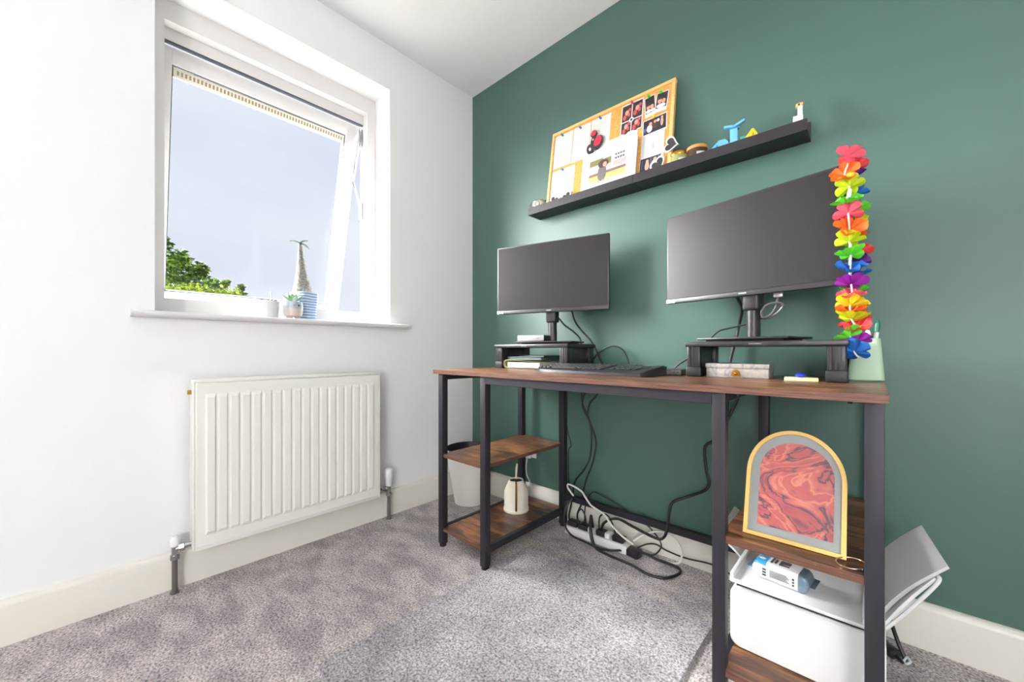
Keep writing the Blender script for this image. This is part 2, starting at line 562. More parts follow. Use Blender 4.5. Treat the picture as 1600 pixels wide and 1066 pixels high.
for i in range(34):
    yy = random.uniform(-3.6, -0.15)
    hi = 3.15 - 0.75 * max(0, yy + 0.75) / 0.6
    cl.append((-8.2 + random.uniform(-.7, .7), yy, random.uniform(1.0, max(1.3, hi - .28)), random.uniform(.22, .36), 1))
cl += [(-8.0, -0.72, 2.86, .17, .6), (-8.0, -0.45, 2.62, .2, .7), (-8, -.15, 2.45, .16, .6), (-8, -.6, 2.4, .35, 1), (-8, -.2, 2.15, .3, 1), (-8.1, -1.1, 2.9, .35, 1)]
clump_tree('leafy_tree', 'tall green garden tree seen through the left of the window', (-8.2, -1.7, -0.12), cl, 330, .05, LEAF,
           [([(-8.2, -1.7, -.12), (-8.2, -1.6, .9), (-8.2, -1.5, 2.2)], .14), ([(-8.2, -1.6, .9), (-8.1, -.9, 1.8), (-8, -.6, 2.6)], .07)])
cl = [(-8.3, .30 + random.uniform(-.25, .25), 1.5 + random.uniform(-.5, .4), .2, 1) for _ in range(10)]
cl += [(-8.3, .62, 2.02, .13, .8), (-8.3, .70, 1.85, .15, .9), (-8.3, .25, 2.12, .15, .8), (-8.3, .42, 1.98, .15, .8), (-8.3, .60, 2.22, .08, .5), (-8.3, .33, 2.28, .09, .5), (-8.3, .05, 2.2, .2, 1)]
clump_tree('young_tree', 'smaller airy tree at the right of the tall green tree outside', (-8.3, .35, -.12), cl, 200, .042, LEAF,
           [([(-8.3, .35, -.12), (-8.3, .36, 1.0), (-8.3, .4, 2.1)], .045)])
cl = [(-6.5 + random.uniform(-.2, .2), -2.4 + 2.75 * i / 26, random.uniform(1.35, 1.74), .28, 1) for i in range(27)] + \
     [(-6.5, -2.4 + 2.75 * i / 14, .7, .4, .7) for i in range(15)]
hd = clump_tree('garden_hedge', 'yellow green hedge along the bottom of the window view', (-6.5, -1.2, -.12), cl, 330, .04, LEAFY,
                [([(-6.5, -2.2 + .5 * i, -.12), (-6.5, -2.2 + .5 * i, 1.2)], .03) for i in range(5)])
hd['category'] = 'hedge'

# ------------------------------------------------------------------ radiator
rad = thing('radiator', 'white fluted panel radiator under the window', 'radiator', (0.075, -1.03, 0.138))
ry0, ry1, rz0, rz1, rxf = -1.384, -0.676, 0.138, 0.746, 0.094
obj('body', MB(rbox(0.050, rxf, ry0 + .004, ry1 - .004, rz0, rz1 - .004, .004)), RADW, rad, True)
fp = MB(rbox(rxf - .003, rxf + .004, ry0 + .008, ry1 - .008, rz0 + .014, rz1 - .012, .003))
nr = 18
pitch = (ry1 - ry0 - .065) / nr
for i in range(nr):
    yc = ry0 + .0325 + pitch * (i + .5)
    a, b = pitch * .46, pitch * .30
    h0, h1 = rz0 + .05, rz1 - .05
    x0, x1 = rxf + .003, rxf + .0115
    v = [(x0, yc - a, h0), (x0, yc + a, h0), (x0, yc + a, h1), (x0, yc - a, h1),
         (x1, yc - b, h0 + .014), (x1, yc + b, h0 + .014), (x1, yc + b, h1 - .014), (x1, yc - b, h1 - .014)]
    fp.add((v, [(0, 1, 2, 3), (4, 5, 6, 7), (0, 1, 5, 4), (1, 2, 6, 5), (2, 3, 7, 6), (3, 0, 4, 7)]))
obj('front_panel', fp, RADW, rad, True, smooth=20)
obj('top_grille', MB(rbox(0.034, rxf + .006, ry0 + .004, ry1 - .004, rz1 - .010, rz1 + .002, .002)), RADW, rad, True)
for yy in (ry0, ry1 - .006):
    obj('side_panel', MB(rbox(0.030, rxf + .002, yy, yy + .006, rz0 + .004, rz1, .002)), RADW, rad, True)
for yy in (ry0 + .12, ry1 - .15):
    obj('bracket', MB(box(0.0005, 0.052, yy, yy + .03, rz0 + .05, rz1 - .05)), RADW, rad, True)
obj('bleed_plug', MB(cyl((.06, ry0, rz1 - .045), (.06, ry0 - .010, rz1 - .045), .009, n=6)), BRASS, rad, True)
def valve(y, s, trv):
    px = 0.048
    obj('supply_pipe', MB(cyl((px, y, 0), (px, y, .128), .0085), cyl((px, y, 0), (px, y, .004), .014)), STEEL, rad, True)
    vb = MB(cyl((px, y, .118), (px, y, .133), .0145, n=6), cyl((px, y, .133), (px, y, .165), .010),
            cyl((px, y, .152), (.060, y + s * .030, .160), .009), cyl((.056, y + s * .012, .157), (.060, y + s * .026, .159), .014, n=6),
            cyl((.060, y + s * .026, .160), (.062, y + s * .048, .161), .0085))
    vo = obj('valve', vb, CHROME, rad, True)
    if trv:
        prof = [(.013, .165), (.017, .172), (.0175, .205), (.0205, .210), (.0205, .240), (.018, .252), (.010, .258)]
        hd_ = MB(tf(lathe(prof, 20), T(px, y, 0)))
        for k in range(10):
            a = 2 * math.pi * k / 10
            hd_.add(tf(box(.018, .0215, -.0025, .0025, .212, .240), T(px, y, 0) @ RZ(a)))
    else:
        prof = [(.012, .163), (.0145, .166), (.0145, .187), (.009, .199), (.006, .200)]
        hd_ = MB(tf(lathe(prof, 18), T(px, y, 0)))
    obj('valve_cap', hd_, WPLA, vo, True)
valve(-1.427, 1, False)
valve(-0.603, -1, True)

# ------------------------------------------------------------------ carpet offcut on the floor
mb = MB()
nx, ny = 60, 60
X0, X1, Y0, Y1 = .758, 1.487, -1.222, -.33
vv = []
US = [0, .004] + [.004 + .992 * k / (nx - 2) for k in range(1, nx - 2)] + [.996, 1]
for j in range(ny + 1):
    for i in range(nx + 1):
        u, q = US[i], US[j]
        e = min(u, 1 - u, q, 1 - q)
        jit = .004 if e < 1e-6 else 0
        vv.append((X0 + (X1 - X0) * u + random.uniform(-jit, jit), Y0 + (Y1 - Y0) * q + random.uniform(-jit, jit),
                   .0005 if e < 1e-6 else .011 + .0015 * noise.noise(Vector((u * 40, q * 40, 0)))))
ff = [(j * (nx + 1) + i, j * (nx + 1) + i + 1, (j + 1) * (nx + 1) + i + 1, (j + 1) * (nx + 1) + i) for j in range(ny) for i in range(nx)]
mb.v, mb.f, mb.m = vv, ff, [0] * len(ff)
o = obj('carpet_offcut', mb, CARPET2)
tag(o, 'pale grey carpet offcut lying on the floor in front of the desk', 'rug')

# ------------------------------------------------------------------ desk
DZ = 0.765
LT = 0.029
desk = thing('desk', 'industrial desk with rustic brown top, black steel frame and shelves at both ends', 'desk', (1.14, -0.325, 0))
top = obj('desktop', MB(box(.422, 1.868, -.602, -.050, DZ - .0165, DZ)), [WOODX, EDGE], desk, True)
for p in top.data.polygons:
    if abs(p.normal.z) < .5:
        p.material_index = 1
yfa, yfb, yba, ybb = -.597, -.597 + LT, -.080, -.051
xs_ = [.454, .722, 1.557, 1.833]
for x in xs_:
    for (a, b) in ((yfa, yfb), (yba, ybb)):
        lg = obj('leg', MB(rbox(x, x + LT, a, b, .012, DZ - .0165, .0015)), BLK, desk, True)
        obj('foot', MB(cyl((x + LT / 2, (a + b) / 2, 0.0005), (x + LT / 2, (a + b) / 2, .014), .0145, n=18)), DARKP, lg, True)
rz_ = DZ - .0165
def rail(*b):
    return obj('rail', MB(rbox(*b, .0012, 1)), BLK, desk, True)
rail(.722 + LT, 1.557, yfa, yfa + .024, rz_ - .029, rz_)
rail(.722 + LT, 1.557, ybb - .024, ybb, rz_ - .029, rz_)
for x in xs_:
    rail(x, x + .024, yfb, yba, rz_ - .026, rz_)
rail(.454 + LT, .722, ybb - .024, ybb, rz_ - .026, rz_)
rail(1.557 + LT, 1.833, ybb - .024, ybb, rz_ - .026, rz_)
rail(.722 + LT, 1.557, ybb - .022, ybb, .130, .158)
for x in xs_:
    rail(x + .002, x + .022, yfb, yba, .058, .0855)
def shelf(x0, x1, z, t, m):
    s = obj('shelf', MB(box(x0, x1, -.592, -.056, z - t, z)), [m, EDGE], desk, True)
    for p in s.data.polygons:
        if abs(p.normal.z) < .5:
            p.material_index = 1
    return s
shelf(.470, .735, .402, .014, WOODY)
shelf(.474, .726, .083, .014, WOODY)
shelf(1.574, 1.845, .406, .018, WOODX)
shelf(1.574, 1.845, .085, .018, WOODX)
for x in (.500, .700, 1.60, 1.81):
    obj('bolt', MB(cyl((x, -.545, rz_ + .001), (x, -.545, rz_ - .010), .004, n=8)), DARKP, desk, True)
obj('bolt', MB(cyl((xs_[3] + LT - .001, -.07, .345), (xs_[3] + LT + .005, -.07, .345), .006, n=6)), DARKP, desk, True)

# ------------------------------------------------------------------ monitor risers
def riser(x0, x1, label, tx):
    t = thing('monitor_riser', label, 'monitor riser', ((x0 + x1) / 2, -.19, DZ), group='black monitor risers on the desk')
    y0, y1 = -.302, -.082
    zt = .878
    obj('platform', MB(rbox(x0, x1, y0, y1, zt - .016, zt, .004)), BLKP, t, True)
    for x, s in ((x0 + .006, 1), (x1 - .046, -1)):
        c = obj('column', MB(rbox(x, x + .040, y0 + .006, y0 + .046, DZ + .030, zt - .015, .004), rbox(x, x + .040, y1 - .046, y1 - .006, DZ + .030, zt - .015, .004),
                         rbox(x + .010, x + .030, y0 + .02, y1 - .02, DZ + .032, zt - .015, .003)), BLKP, t, True)
        fl = MB()
        for k in range(3):
            fl.add(box(x + .006 + k * .011, x + .010 + k * .011, y0 + .0045, y0 + .008, DZ + .034, zt - .017))
        obj('flute', fl, BLKP, c, True)
        obj('stacking_foot', MB(rbox(x - .003, x + .043, y0 + .003, y0 + .049, DZ + .0005, DZ + .032, .004), rbox(x - .003, x + .043, y1 - .049, y1 - .003, DZ + .0005, DZ + .032, .004),
                                rbox(x + .008, x + .032, y0 + .02, y1 - .02, DZ + .0005, DZ + .030, .003)), DARKP, t, True)
    lt = obj('lettering', tf(text_mesh('amazonbasics', .0060), T(tx, y0 - .0002, zt - .0095)), mat('grey_print', (176, 176, 180), .5), t, True)
    return t
riser(.500, .928, 'black monitor riser with notebooks beneath, nearer the window', .690)
riser(1.390, 1.800, 'black monitor riser with a small silver box beneath', 1.590)

# ------------------------------------------------------------------ monitors
def monitor(label, cx, cy, ang, px, py, basec, brand):
    """screen centre (bottom) cx,cy; turned by ang; post at px,py"""
    t = thing('monitor', label, 'monitor', (cx, cy, .879), ang, group='pair of black desktop monitors')
    W2, z0, z1 = .277, 1.027 - .879, 1.354 - .879
    obj('casing', MB(rbox(-W2, W2, -.004, .016, z0, z1, .003), rbox(-.20, .20, .014, .040, z0 + .03, z1 - .06, .010), ), BEZ, t)
    obj('screen', MB(box(-W2 + .006, W2 - .006, -.0048, -.003, z0 + .018, z1 - .006)), SCREEN, t)
    obj('chin', MB(rbox(-W2, W2, -.008, .0, z0, z0 + .016, .002)), BEZ, t)
    obj('brand_mark', MB(*[box(-.012 + .0035 * k, -.0096 + .0035 * k, -.0086, -.0078, z0 + .006, z0 + .0105) for k in range(7)]), mat('grey_print', (176, 176, 180), .5), t, kind='stuff')
    obj('energy_sticker', MB(box(-W2 + .001, -W2 + .012, -.0084, -.0078, z0 + .001, z0 + .015)).add(box(-W2 + .0125, -W2 + .024, -.0085, -.0078, z0 + .001, z0 + .015), 1).add(box(-W2 + .0255, -W2 + .036, -.0085, -.0078, z0 + .001, z0 + .015), 2)
        .add(prism(ell(-W2 + .018, z0 + .008, .004, .004, 10), -.0090, -.0084), 0), [WPLA, mat('sticker_blue', (90, 160, 215), .4), mat('sticker_pale', (170, 205, 230), .4)], t)
    inv = RZ(-ang)
    q = inv @ Vector((px - cx, py - cy, 0))
    po = obj('post', MB(cyl((q.x, q.y, .010), (q.x, q.y, .115), .020, n=28)), BLKP, t)
    obj('post_sleeve', MB(rbox(q.x - .026, q.x + .026, q.y - .027, q.y + .024, .100, .30, .010, 3), rbox(q.x - .045, q.x + .045, .03, q.y + .01, .20, .30, .006)), BLKP, po)
    b = inv @ Vector((basec[0] - cx, basec[1] - cy, 0))
    obj('base_plate', MB(rbox(b.x - .135, b.x + .135, b.y - .088, b.y + .088, .0055, .0125, .003)), BLKP, t)
    obj('base_foot', MB(rbox(b.x - .115, b.x + .115, b.y - .068, b.y + .068, -.0005, .006, .002)), DARKP, t)
    return t
monitor('black monitor nearest the window, turned towards the middle of the desk', .7455, -.185, math.atan2(.138, .537), .737, -.150, (.745, -.178), 'SAMSUNG')
monitor('black monitor at the right with a flower garland over its corner', 1.535, -.1835, -R(12.7), 1.556, -.150, (1.558, -.180), 'SAMSUNG')

# ------------------------------------------------------------------ things on the desk
# keyboard
kb = thing('keyboard', 'black wedge-shaped computer keyboard lying on the desk edge', 'keyboard', (1.085, -.36, DZ), R(-1.0))
def kprof(y):  # height of the deck over depth (-.085 front .. .085 back)
    return .012 + (y + .085) / .17 * .018
kbm = MB()
outl = [(-.240, .085), (-.240, -.035), (-.225, -.060), (-.19, -.078), (-.10, -.087), (0, -.090), (.19, -.090), (.222, -.082), (.240, -.05), (.240, .085)]
n = len(outl)
kv = [(x, y, .0015 + (.006 if y < -.03 else 0) * 0) for x, y in outl] + [(x * .985, y * .985 + .0005, kprof(y)) for x, y in outl]
kf = [tuple(range(n)), tuple(range(2 * n - 1, n - 1, -1))] + [(i, (i + 1) % n, (i + 1) % n + n, i + n) for i in range(n)]
kbm.add((kv, kf))
obj('body', kbm, BLKP, kb)
obj('foot', MB(box(-.2, -.17, .05, .07, .0, .003), box(.17, .2, .05, .07, .0, .003), box(-.2, .2, -.06, -.05, 0, .003)), DARKP, kb)
keys = MB()
slope = math.atan2(.018, .17)
for r in range(6):
    y = .066 - r * .0195 - (.004 if r else 0)
    n_k = [19, 21, 21, 20, 20, 15][r]
    for k in range(n_k):
        x = -.222 + k * .0206
        wk = .0085
        if r == 5 and 3 <= k <= 8:
            if k > 3:
                continue
            x += .0206 * 2.5
            wk = .056
        if x > .205 or (.062 < x < .072):
            continue
        keys.add(tf(rbox(-wk, wk, -.0082, .0082, -.001, .0045, .0018, 1), T(x, y, kprof(y)) @ RX(slope)))
obj('keys', keys, mat('black_key_plastic', (46, 44, 48), .32), kb, kind='stuff')
obj('numpad_edge', MB(tf(rbox(.205, .232, -.075, .078, .0, .004, .001), T(0, 0, .0205) @ RX(slope))), BLKP, kb)

# small slab device by the keyboard
hub = thing('external_drive', 'small flat black box with two ports between keyboard and riser', 'drive', (1.338, -.255, DZ), R(8))
obj('shell', MB(rbox(-.045, .030, -.03, .05, .0005, .020, .003)), mat('charcoal_plastic', (70, 68, 72), .45), hub)
for x in (.005, .016):
    obj('port', MB(box(x, x + .007, -.0306, -.029, .008, .013)), DARKP, hub)

# silver fronted box on the monitor base
sbx = thing('mini_dock', 'small silver fronted black box standing on the monitor base', 'electronics', (.690, -.2335, .8925), math.atan2(.138, .537))
obj('casing', MB(rbox(-.066, .066, -.03, .045, 0, .027, .003)), BLKP, sbx)
obj('front_panel', MB(rbox(-.066, .066, -.034, -.029, .0005, .0265, .002)), mat('silver_plastic', (168, 165, 166), .35), sbx)
obj('port', MB(box(-.052, -.048, -.0345, -.033, .006, .009)), GREYP, sbx)
obj('port', MB(box(.03, .045, -.0345, -.033, .010, .014)), GREYP, sbx)

# notebooks under the near riser
bk = thing('ring_binder', 'olive edged spiral planner with white pages under the riser', 'planner', (.655, -.205, DZ), R(3))
obj('pages', MB(box(-.085, .10, -.075, .075, .006, .030)), PAPER, bk)
cov = MB()
arc = [(.10, .0018), (-.085, .0018)] + [(-.088 - .020 * math.sin(a), .0215 - .0195 * math.cos(a)) for a in [math.pi * k / 8 for k in range(9)]] + [(-.05, .0405), (.11, .0335)]
thk = .0018
cv, cf = [], []
for i, (x, z) in enumerate(arc):
    for y in (-.08, .08):
        cv.append((x, y, z))
for i in range(len(arc) - 1):
    cf.append((2 * i, 2 * i + 1, 2 * i + 3, 2 * i + 2))
co = obj('cover', MB((cv, cf)), mat('olive_card', (150, 140, 92), .5), bk)
md = co.modifiers.new('thickness', 'SOLIDIFY')
md.thickness = .002
spm = MB()
for k in range(9):
    y = -.068 + k * .017
    spm.add(tf(ring(ell(-.088, .021, .014, .014, 14), ell(-.088, .021, .0125, .0125, 14), y - .0012, y + .0012), T(0, 0, 0)))
obj('spiral', spm, BRASS, bk)
nb = thing('notebook', 'dark green notebook lying on top of the spiral planner', 'notebook', (.672, -.205, DZ + .0415), R(-3))
obj('pages', MB(box(-.105, .105, -.07, .07, .003, .011)), mat('green_page_edge', (74, 92, 92), .6), nb)
obj('cover', MB(rbox(-.108, .108, -.073, .073, .0, .0032, .001), rbox(-.108, .108, -.073, .073, .0108, .014, .001), rbox(-.110, -.106, -.073, .073, .0, .014, .0015)),
    mat('dark_green_leatherette', (36, 58, 58), .3), nb)
nb2 = thing('notebook', 'thin black notebook on top of the dark green one', 'notebook', (.70, -.19, DZ + .0557), R(-9))
obj('pages', MB(box(-.085, .085, -.06, .06, .0015, .005)), mat('green_page_edge', (74, 92, 92), .6), nb2)
obj('cover', MB(rbox(-.088, .088, -.063, .063, .0, .0018, .0006), rbox(-.088, .088, -.063, .063, .0048, .0068, .0006)), mat('black_card', (36, 38, 42), .35), nb2)

# marbled silver box with gold clasp
jb = thing('keepsake_box', 'silver grey marbled box with a gold clasp under the right riser', 'box', (1.535, -.245, DZ), R(1))
obj('base', MB(rbox(-.085, .085, -.035, .05, .0005, .030, .002)), ramp_mat('marbled_silver_paper', [(0.35, (124, 124, 125)), (0.5, (156, 154, 152)), (0.62, (172, 162, 150)), (0.75, (140, 138, 138))], (1, 1, 1), 45, 5, 1.5, .4), jb)
obj('lid', MB(rbox(-.087, .087, -.0375, .052, .0295, .044, .002)), MATS['marbled_silver_paper'], jb)
cl_ = MB(prism([(-.014, .006), (.014, .006), (.010, .020), (.004, .026), (-.004, .026), (-.010, .020)], -.0395, -.0352))
cl_.add(ball((0, -.040, .014), .005, 10, 6))
obj('clasp', cl_, BRASS, jb)

pn = thing('sticky_notes', 'pale yellow sticky note pad on the desk', 'note pad', (1.695, -.262, DZ), R(6))
obj('pad', MB(rbox(-.038, .038, -.038, .038, .0004, .009, .0008)), mat('pale_yellow_paper', (243, 236, 178), .7), pn)
bc = thing('eraser_clip', 'small blue clip with a thin black wire on the yellow note pad', 'clip', (1.697, -.262, DZ + .009))
obj('body', MB(tf(ball((0, 0, 0), .013, 14, 8, .5), T(-.002, -.012, .0066))), mat('royal_blue_plastic', (36, 52, 190), .3), bc)
obj('wire', MB(tube([(.008, -.010, .004), (.022, .004, .003), (.034, .012, .003)], .0022, 6, 6)), RUB, bc)

cup = thing('pen_cup', 'mint green tapered pen cup at the back corner of the desk', 'pen cup', (1.829, -.135, DZ))
def rsq(r, rad_, n=6):
    out = []
    for (sx, sy, a0) in ((1, 1, 0), (-1, 1, 90), (-1, -1, 180), (1, -1, 270)):
        for k in range(n + 1):
            a = R(a0 + 90 * k / n)
            out.append((sx * (r - rad_) + rad_ * math.cos(a), sy * (r - rad_) + rad_ * math.sin(a)))
    return out
def rsq_loft(levels, rad_):
    v, f = [], []
    n = None
    for (r, z) in levels:
        q = rsq(r, rad_)
        n = len(q)
        v += [(a, b, z) for a, b in q]
    for k in range(len(levels) - 1):
        for i in range(n):
            j = (i + 1) % n
            f.append((k * n + i, k * n + j, (k + 1) * n + j, (k + 1) * n + i))
    f.append(tuple(range(n - 1, -1, -1)))
    f.append(tuple((len(levels) - 1) * n + i for i in range(n)))
    return v, f
obj('body', MB(rsq_loft([(.036, .0005), (.039, .004), (.0385, .010), (.031, .118), (.028, .118), (.034, .012)], .012)), mat('mint_ceramic', (168, 198, 172), .4), cup)
GRN = mat('green_pen_cap', (20, 110, 84), .3)
def pen(label, x, y, h, lx, ly, body, cap, caplen, r=.0055):
    t = thing('pen', label, 'pen', (1.829 + x, -.135 + y, DZ + .0125), group='pens in the mint cup')
    d = Vector((lx, ly, 1)).normalized()
    obj('barrel', MB(cyl((0, 0, 0), d * (h - caplen), r, n=12)), body, t)
    obj('cap', MB(cyl(d * (h - caplen), d * (h - caplen * .3), r * 1.15, r * 1.05, n=12), cyl(d * (h - caplen * .3), d * h, r * 1.05, r * .5, n=12)), cap, t)
pen('white marker with a dark green cap standing in the mint cup', .010, -.006, .158, .10, -.02, WPLA, GRN, .034)
pen('thick white pen standing in the mint cup', -.002, -.008, .130, .05, -.08, WPLA, WPLA, .030, .0068)
pen('white pen with a blue end standing in the mint cup', -.014, -.006, .122, .02, -.10, WPLA, mat('pale_blue_plastic', (120, 176, 214), .3), .012)

# ------------------------------------------------------------------ flower garland
lei = thing('flower_garland', 'rainbow fabric flower garland hanging over the monitor corner', 'garland', (1.805, -.285, .80))
FC = {k: mat('petal_' + k, c, .65, trans=0.35) for k, c in dict(pink=(244, 98, 120), red=(244, 70, 74), orange=(250, 116, 34), yellow=(206, 228, 26), lemon=(240, 220, 34),
      green=(96, 212, 50), blue=(30, 110, 200), purple=(160, 34, 172), violet=(100, 30, 136)).items()}
def flower(rad_, seed):
    rnd = random.Random(seed)
    ph = rnd.uniform(0, 6.28)
    NA, NR = 50, 5
    v, f = [(0, 0, 0)], []
    rip = [rnd.uniform(-.25, .25) for _ in range(5)]
    for k in range(1, NR + 1):
        q = k / NR
        for i in range(NA):
            a = 2 * math.pi * i / NA
            pet = (a * 5 / (2 * math.pi)) % 1.0
            idx = int(a * 5 / (2 * math.pi)) % 5
            lobe = .60 + .40 * math.sin(math.pi * pet) ** .5
            rr = rad_ * q * (lobe if q > .3 else 1 - (1 - lobe) * q / .3)
            z = rad_ * (.42 * q * q * (1 + rip[idx]) + .05 * q * math.sin(a * 10 + ph) + .16 * q * math.cos(2 * a + ph) - .12 * q * math.sin(math.pi * pet))
            v.append((rr * math.cos(a), rr * math.sin(a), z))
    for i in range(NA):
        j = (i + 1) % NA
        f.append((0, 1 + i, 1 + j))
        for k in range(NR - 1):
            f.append((1 + k * NA + i, 1 + (k + 1) * NA + i, 1 + (k + 1) * NA + j, 1 + k * NA + j))
    return v, f
front = [(1.796, 1.360, 'pink', 62), (1.790, 1.312, 'orange', 66), (1.799, 1.278, 'yellow', -48), (1.793, 1.236, 'green', 25), (1.797, 1.208, 'pink', -50), (1.799, 1.166, 'orange', 52),
         (1.799, 1.134, 'yellow', -30), (1.802, 1.098, 'green', -22), (1.801, 1.062, 'blue', 24), (1.803, 1.022, 'purple', -26), (1.805, .990, 'pink', 18), (1.801, .968, 'lemon', -30),
         (1.801, .952, 'orange', 16), (1.803, .932, 'yellow', -20), (1.812, .908, 'red', 28), (1.801, .888, 'green', -32), (1.809, .846, 'blue', -58)]
cordpts = [(1.800, -.214, 1.362), (1.797, -.262, 1.372), (1.797, -.277, 1.34)] + [(a, -.279, z) for a, z, c, t in front[1:]] + [(1.82, -.262, .832)]
back = [(a - .027, b, c, d) for a, b, c, d in [(1.825, 1.352, 'red', -40), (1.826, 1.322, 'violet', 30), (1.829, 1.276, 'blue', -30), (1.832, 1.236, 'green', 52), (1.832, 1.196, 'yellow', -10), (1.830, 1.156, 'orange', 22),
        (1.834, 1.118, 'red', 40), (1.832, 1.086, 'violet', -30), (1.836, 1.056, 'blue', -8), (1.833, 1.010, 'green', 10), (1.834, .974, 'lemon', 24), (1.833, .944, 'orange', -18), (1.838, .875, 'purple', -30)]]
cordpts += [(1.832, -.225, .846)] + [(a, -.212, z) for a, z, c, t in reversed(back)] + [(1.805, -.206, 1.352)]
obj('cord', MB(tube(cordpts, .0022, 6, 4)), mat('clear_straw', (232, 226, 228), .3), lei, True)
for z in (1.142, 1.108, 1.072, 1.036, 1.250):
    obj('straw_bead', MB(cyl((1.800, -.2795, z), (1.801, -.2795, z + .020), .0032, n=8)), mat('clear_straw', (232, 226, 228), .3), lei, True)
for gi, (lst, yy) in enumerate(((front, -.280), (back, -.212))):
    for i, (x, z, c, tilt) in enumerate(lst):
        rnd = random.Random(100 * gi + i)
        M = T(x, yy, z) @ RZ(rnd.uniform(-.5, .5)) @ RX(R(tilt)) @ RY(R(rnd.uniform(-16, 16))) @ RZ(rnd.uniform(0, 6.28))
        if tilt < 0:
            M = M @ RX(0)
        fl = obj('flower', MB(tf(flower(.0345 + rnd.uniform(-.002, .003), 50 * gi + i), M)), FC[c], lei, True, smooth=60)

# ------------------------------------------------------------------ wall shelf
SZ = 1.543
SF = 1.5535
def ledge(x0, x1, label):
    prof = [(0, SZ), (-.100, SZ), (-.100, SZ + .036), (-.091, SZ + .036), (-.091, SF), (-.012, SF), (-.012, SZ + .062), (0, SZ + .062)]
    n = len(prof)
    v = [(x0, y, z) for y, z in prof] + [(x1, y, z) for y, z in prof]
    f = [tuple(range(n)), tuple(range(2 * n - 1, n - 1, -1))] + [(i, i + n, (i + 1) % n + n, (i + 1) % n) for i in range(n)]
    o = obj('picture_ledge', MB((v, f)), SHELFB)
    return tag(o, label, 'shelf', 'black picture ledges end to end on the green wall')
ledge(.542, 1.1125, 'black picture ledge carrying the cork board, nearer the window')
ledge(1.1145, 1.692, 'black picture ledge carrying candles and toy bricks')

# cork board
BT = R(8.5)
BO = Vector((.643, -.0775, SF + .0045))
BM = T(*BO) @ RX(-BT)
def BP(u, v, d=0.0):
    return BM @ Vector((u, -d, v))
brd = thing('cork_board', 'oak framed cork pin board leaning on the black ledge', 'pin board', BO, 0, -BT)
bw, bh, fw_ = .617, .398, .014
obj('cork', MB(box(fw_ - .002, bw - fw_ + .002, .002, .010, fw_ - .002, bh - fw_ + .002)), CORK, brd)
for (a, b, c, d) in ((0, bw, 0, fw_), (0, bw, bh - fw_, bh), (0, fw_, fw_, bh - fw_), (bw - fw_, bw, fw_, bh - fw_)):
    obj('frame_rail', MB(rbox(a, b, -.005, .014, c, d, .0015)), OAK, brd)
def sheet(name, label, cat, u0, u1, v0, v1, rot=0.0, d=.0, thick=.0006, group=None):
    """a flat thing on the board: empty at its lower left corner, local x,z in its plane"""
    p = BP(u0, v0, d)
    t = bpy.data.objects.new(name, None)
    t.empty_display_size = .03
    col.objects.link(t)
    t.location = p
    t.rotation_euler = (RX(-BT) @ RY(-rot)).to_euler()
    tag(t, label, cat, group)
    obj('card', MB(box(0, u1 - u0, -thick, 0, 0, v1 - v0)), PAPER, t)
    return t
def printed(t, shapes, mats, d, name='print'):
    mb = MB()
    for k, (poly, mi) in enumerate(shapes):
        mb.add(prism(poly, -d - .00012 - .00004 * k, -d), mi)
    return obj(name, mb, mats, t)
def rect(a, b, c, d):
    return [(a, c), (b, c), (b, d), (a, d)]
def lines(wd, z0, z1, n, seed, inset=.012, h=.0012):
    rnd = random.Random(seed)
    return [(rect(inset + rnd.uniform(0, .01), wd - inset - rnd.uniform(0, .025), z, z + h), 0) for z in [z0 + (z1 - z0) * k / max(1, n - 1) for k in range(n)]]
t = sheet('paper_sheet', 'white text sheet in the top left corner of the cork board', 'paper', .017, .124, .2015, .3765, d=-.0015)
printed(t, lines(.107, .02, .085, 9, 1), [INK], .0006)
t = sheet('paper_sheet', 'white text sheet second from the left along the board top', 'paper', .128, .2235, .198, .3765, d=-.0015)
printed(t, lines(.0955, .02, .10, 10, 2), [INK], .0006)
t = sheet('paper_sheet', 'white text sheet third along the top, behind the rooster cutout', 'paper', .2275, .3295, .19, .377, d=-.0015)
printed(t, lines(.102, .06, .15, 10, 3), [INK], .0006)
t = sheet('paper_sheet', 'white sheet with faint pale lettering at lower left of the board', 'paper', .0175, .153, .018, .186, d=-.0015)
printed(t, [(rect(.030 + .011 * k, .033 + .011 * k, .112, .134), 0) for k in range(6)] + [(rect(.034 + .011 * k, .037 + .011 * k, .074, .094), 0) for k in range(4)], [INK], .0006)
t = sheet('paper_sheet', 'white text sheet half hidden behind the framed lawn photo', 'paper', .312, .463, .09, .238, d=-.0018)
printed(t, lines(.151, .105, .138, 6, 5), [INK], .0006)
t = sheet('paper_sheet', 'white sheet with a faint sketch under the wide party photo', 'paper', .486, .583, .070, .190, d=-.0012)
printed(t, [(ell(.045, .05, .018, .003, 12, .5), 0), (ell(.052, .065, .004, .018, 12, .1), 0), (ell(.03, .035, .012, .002, 12, -.4), 0), (ell(.06, .035, .015, .002, 12, .2), 0)], [INK], .0006)
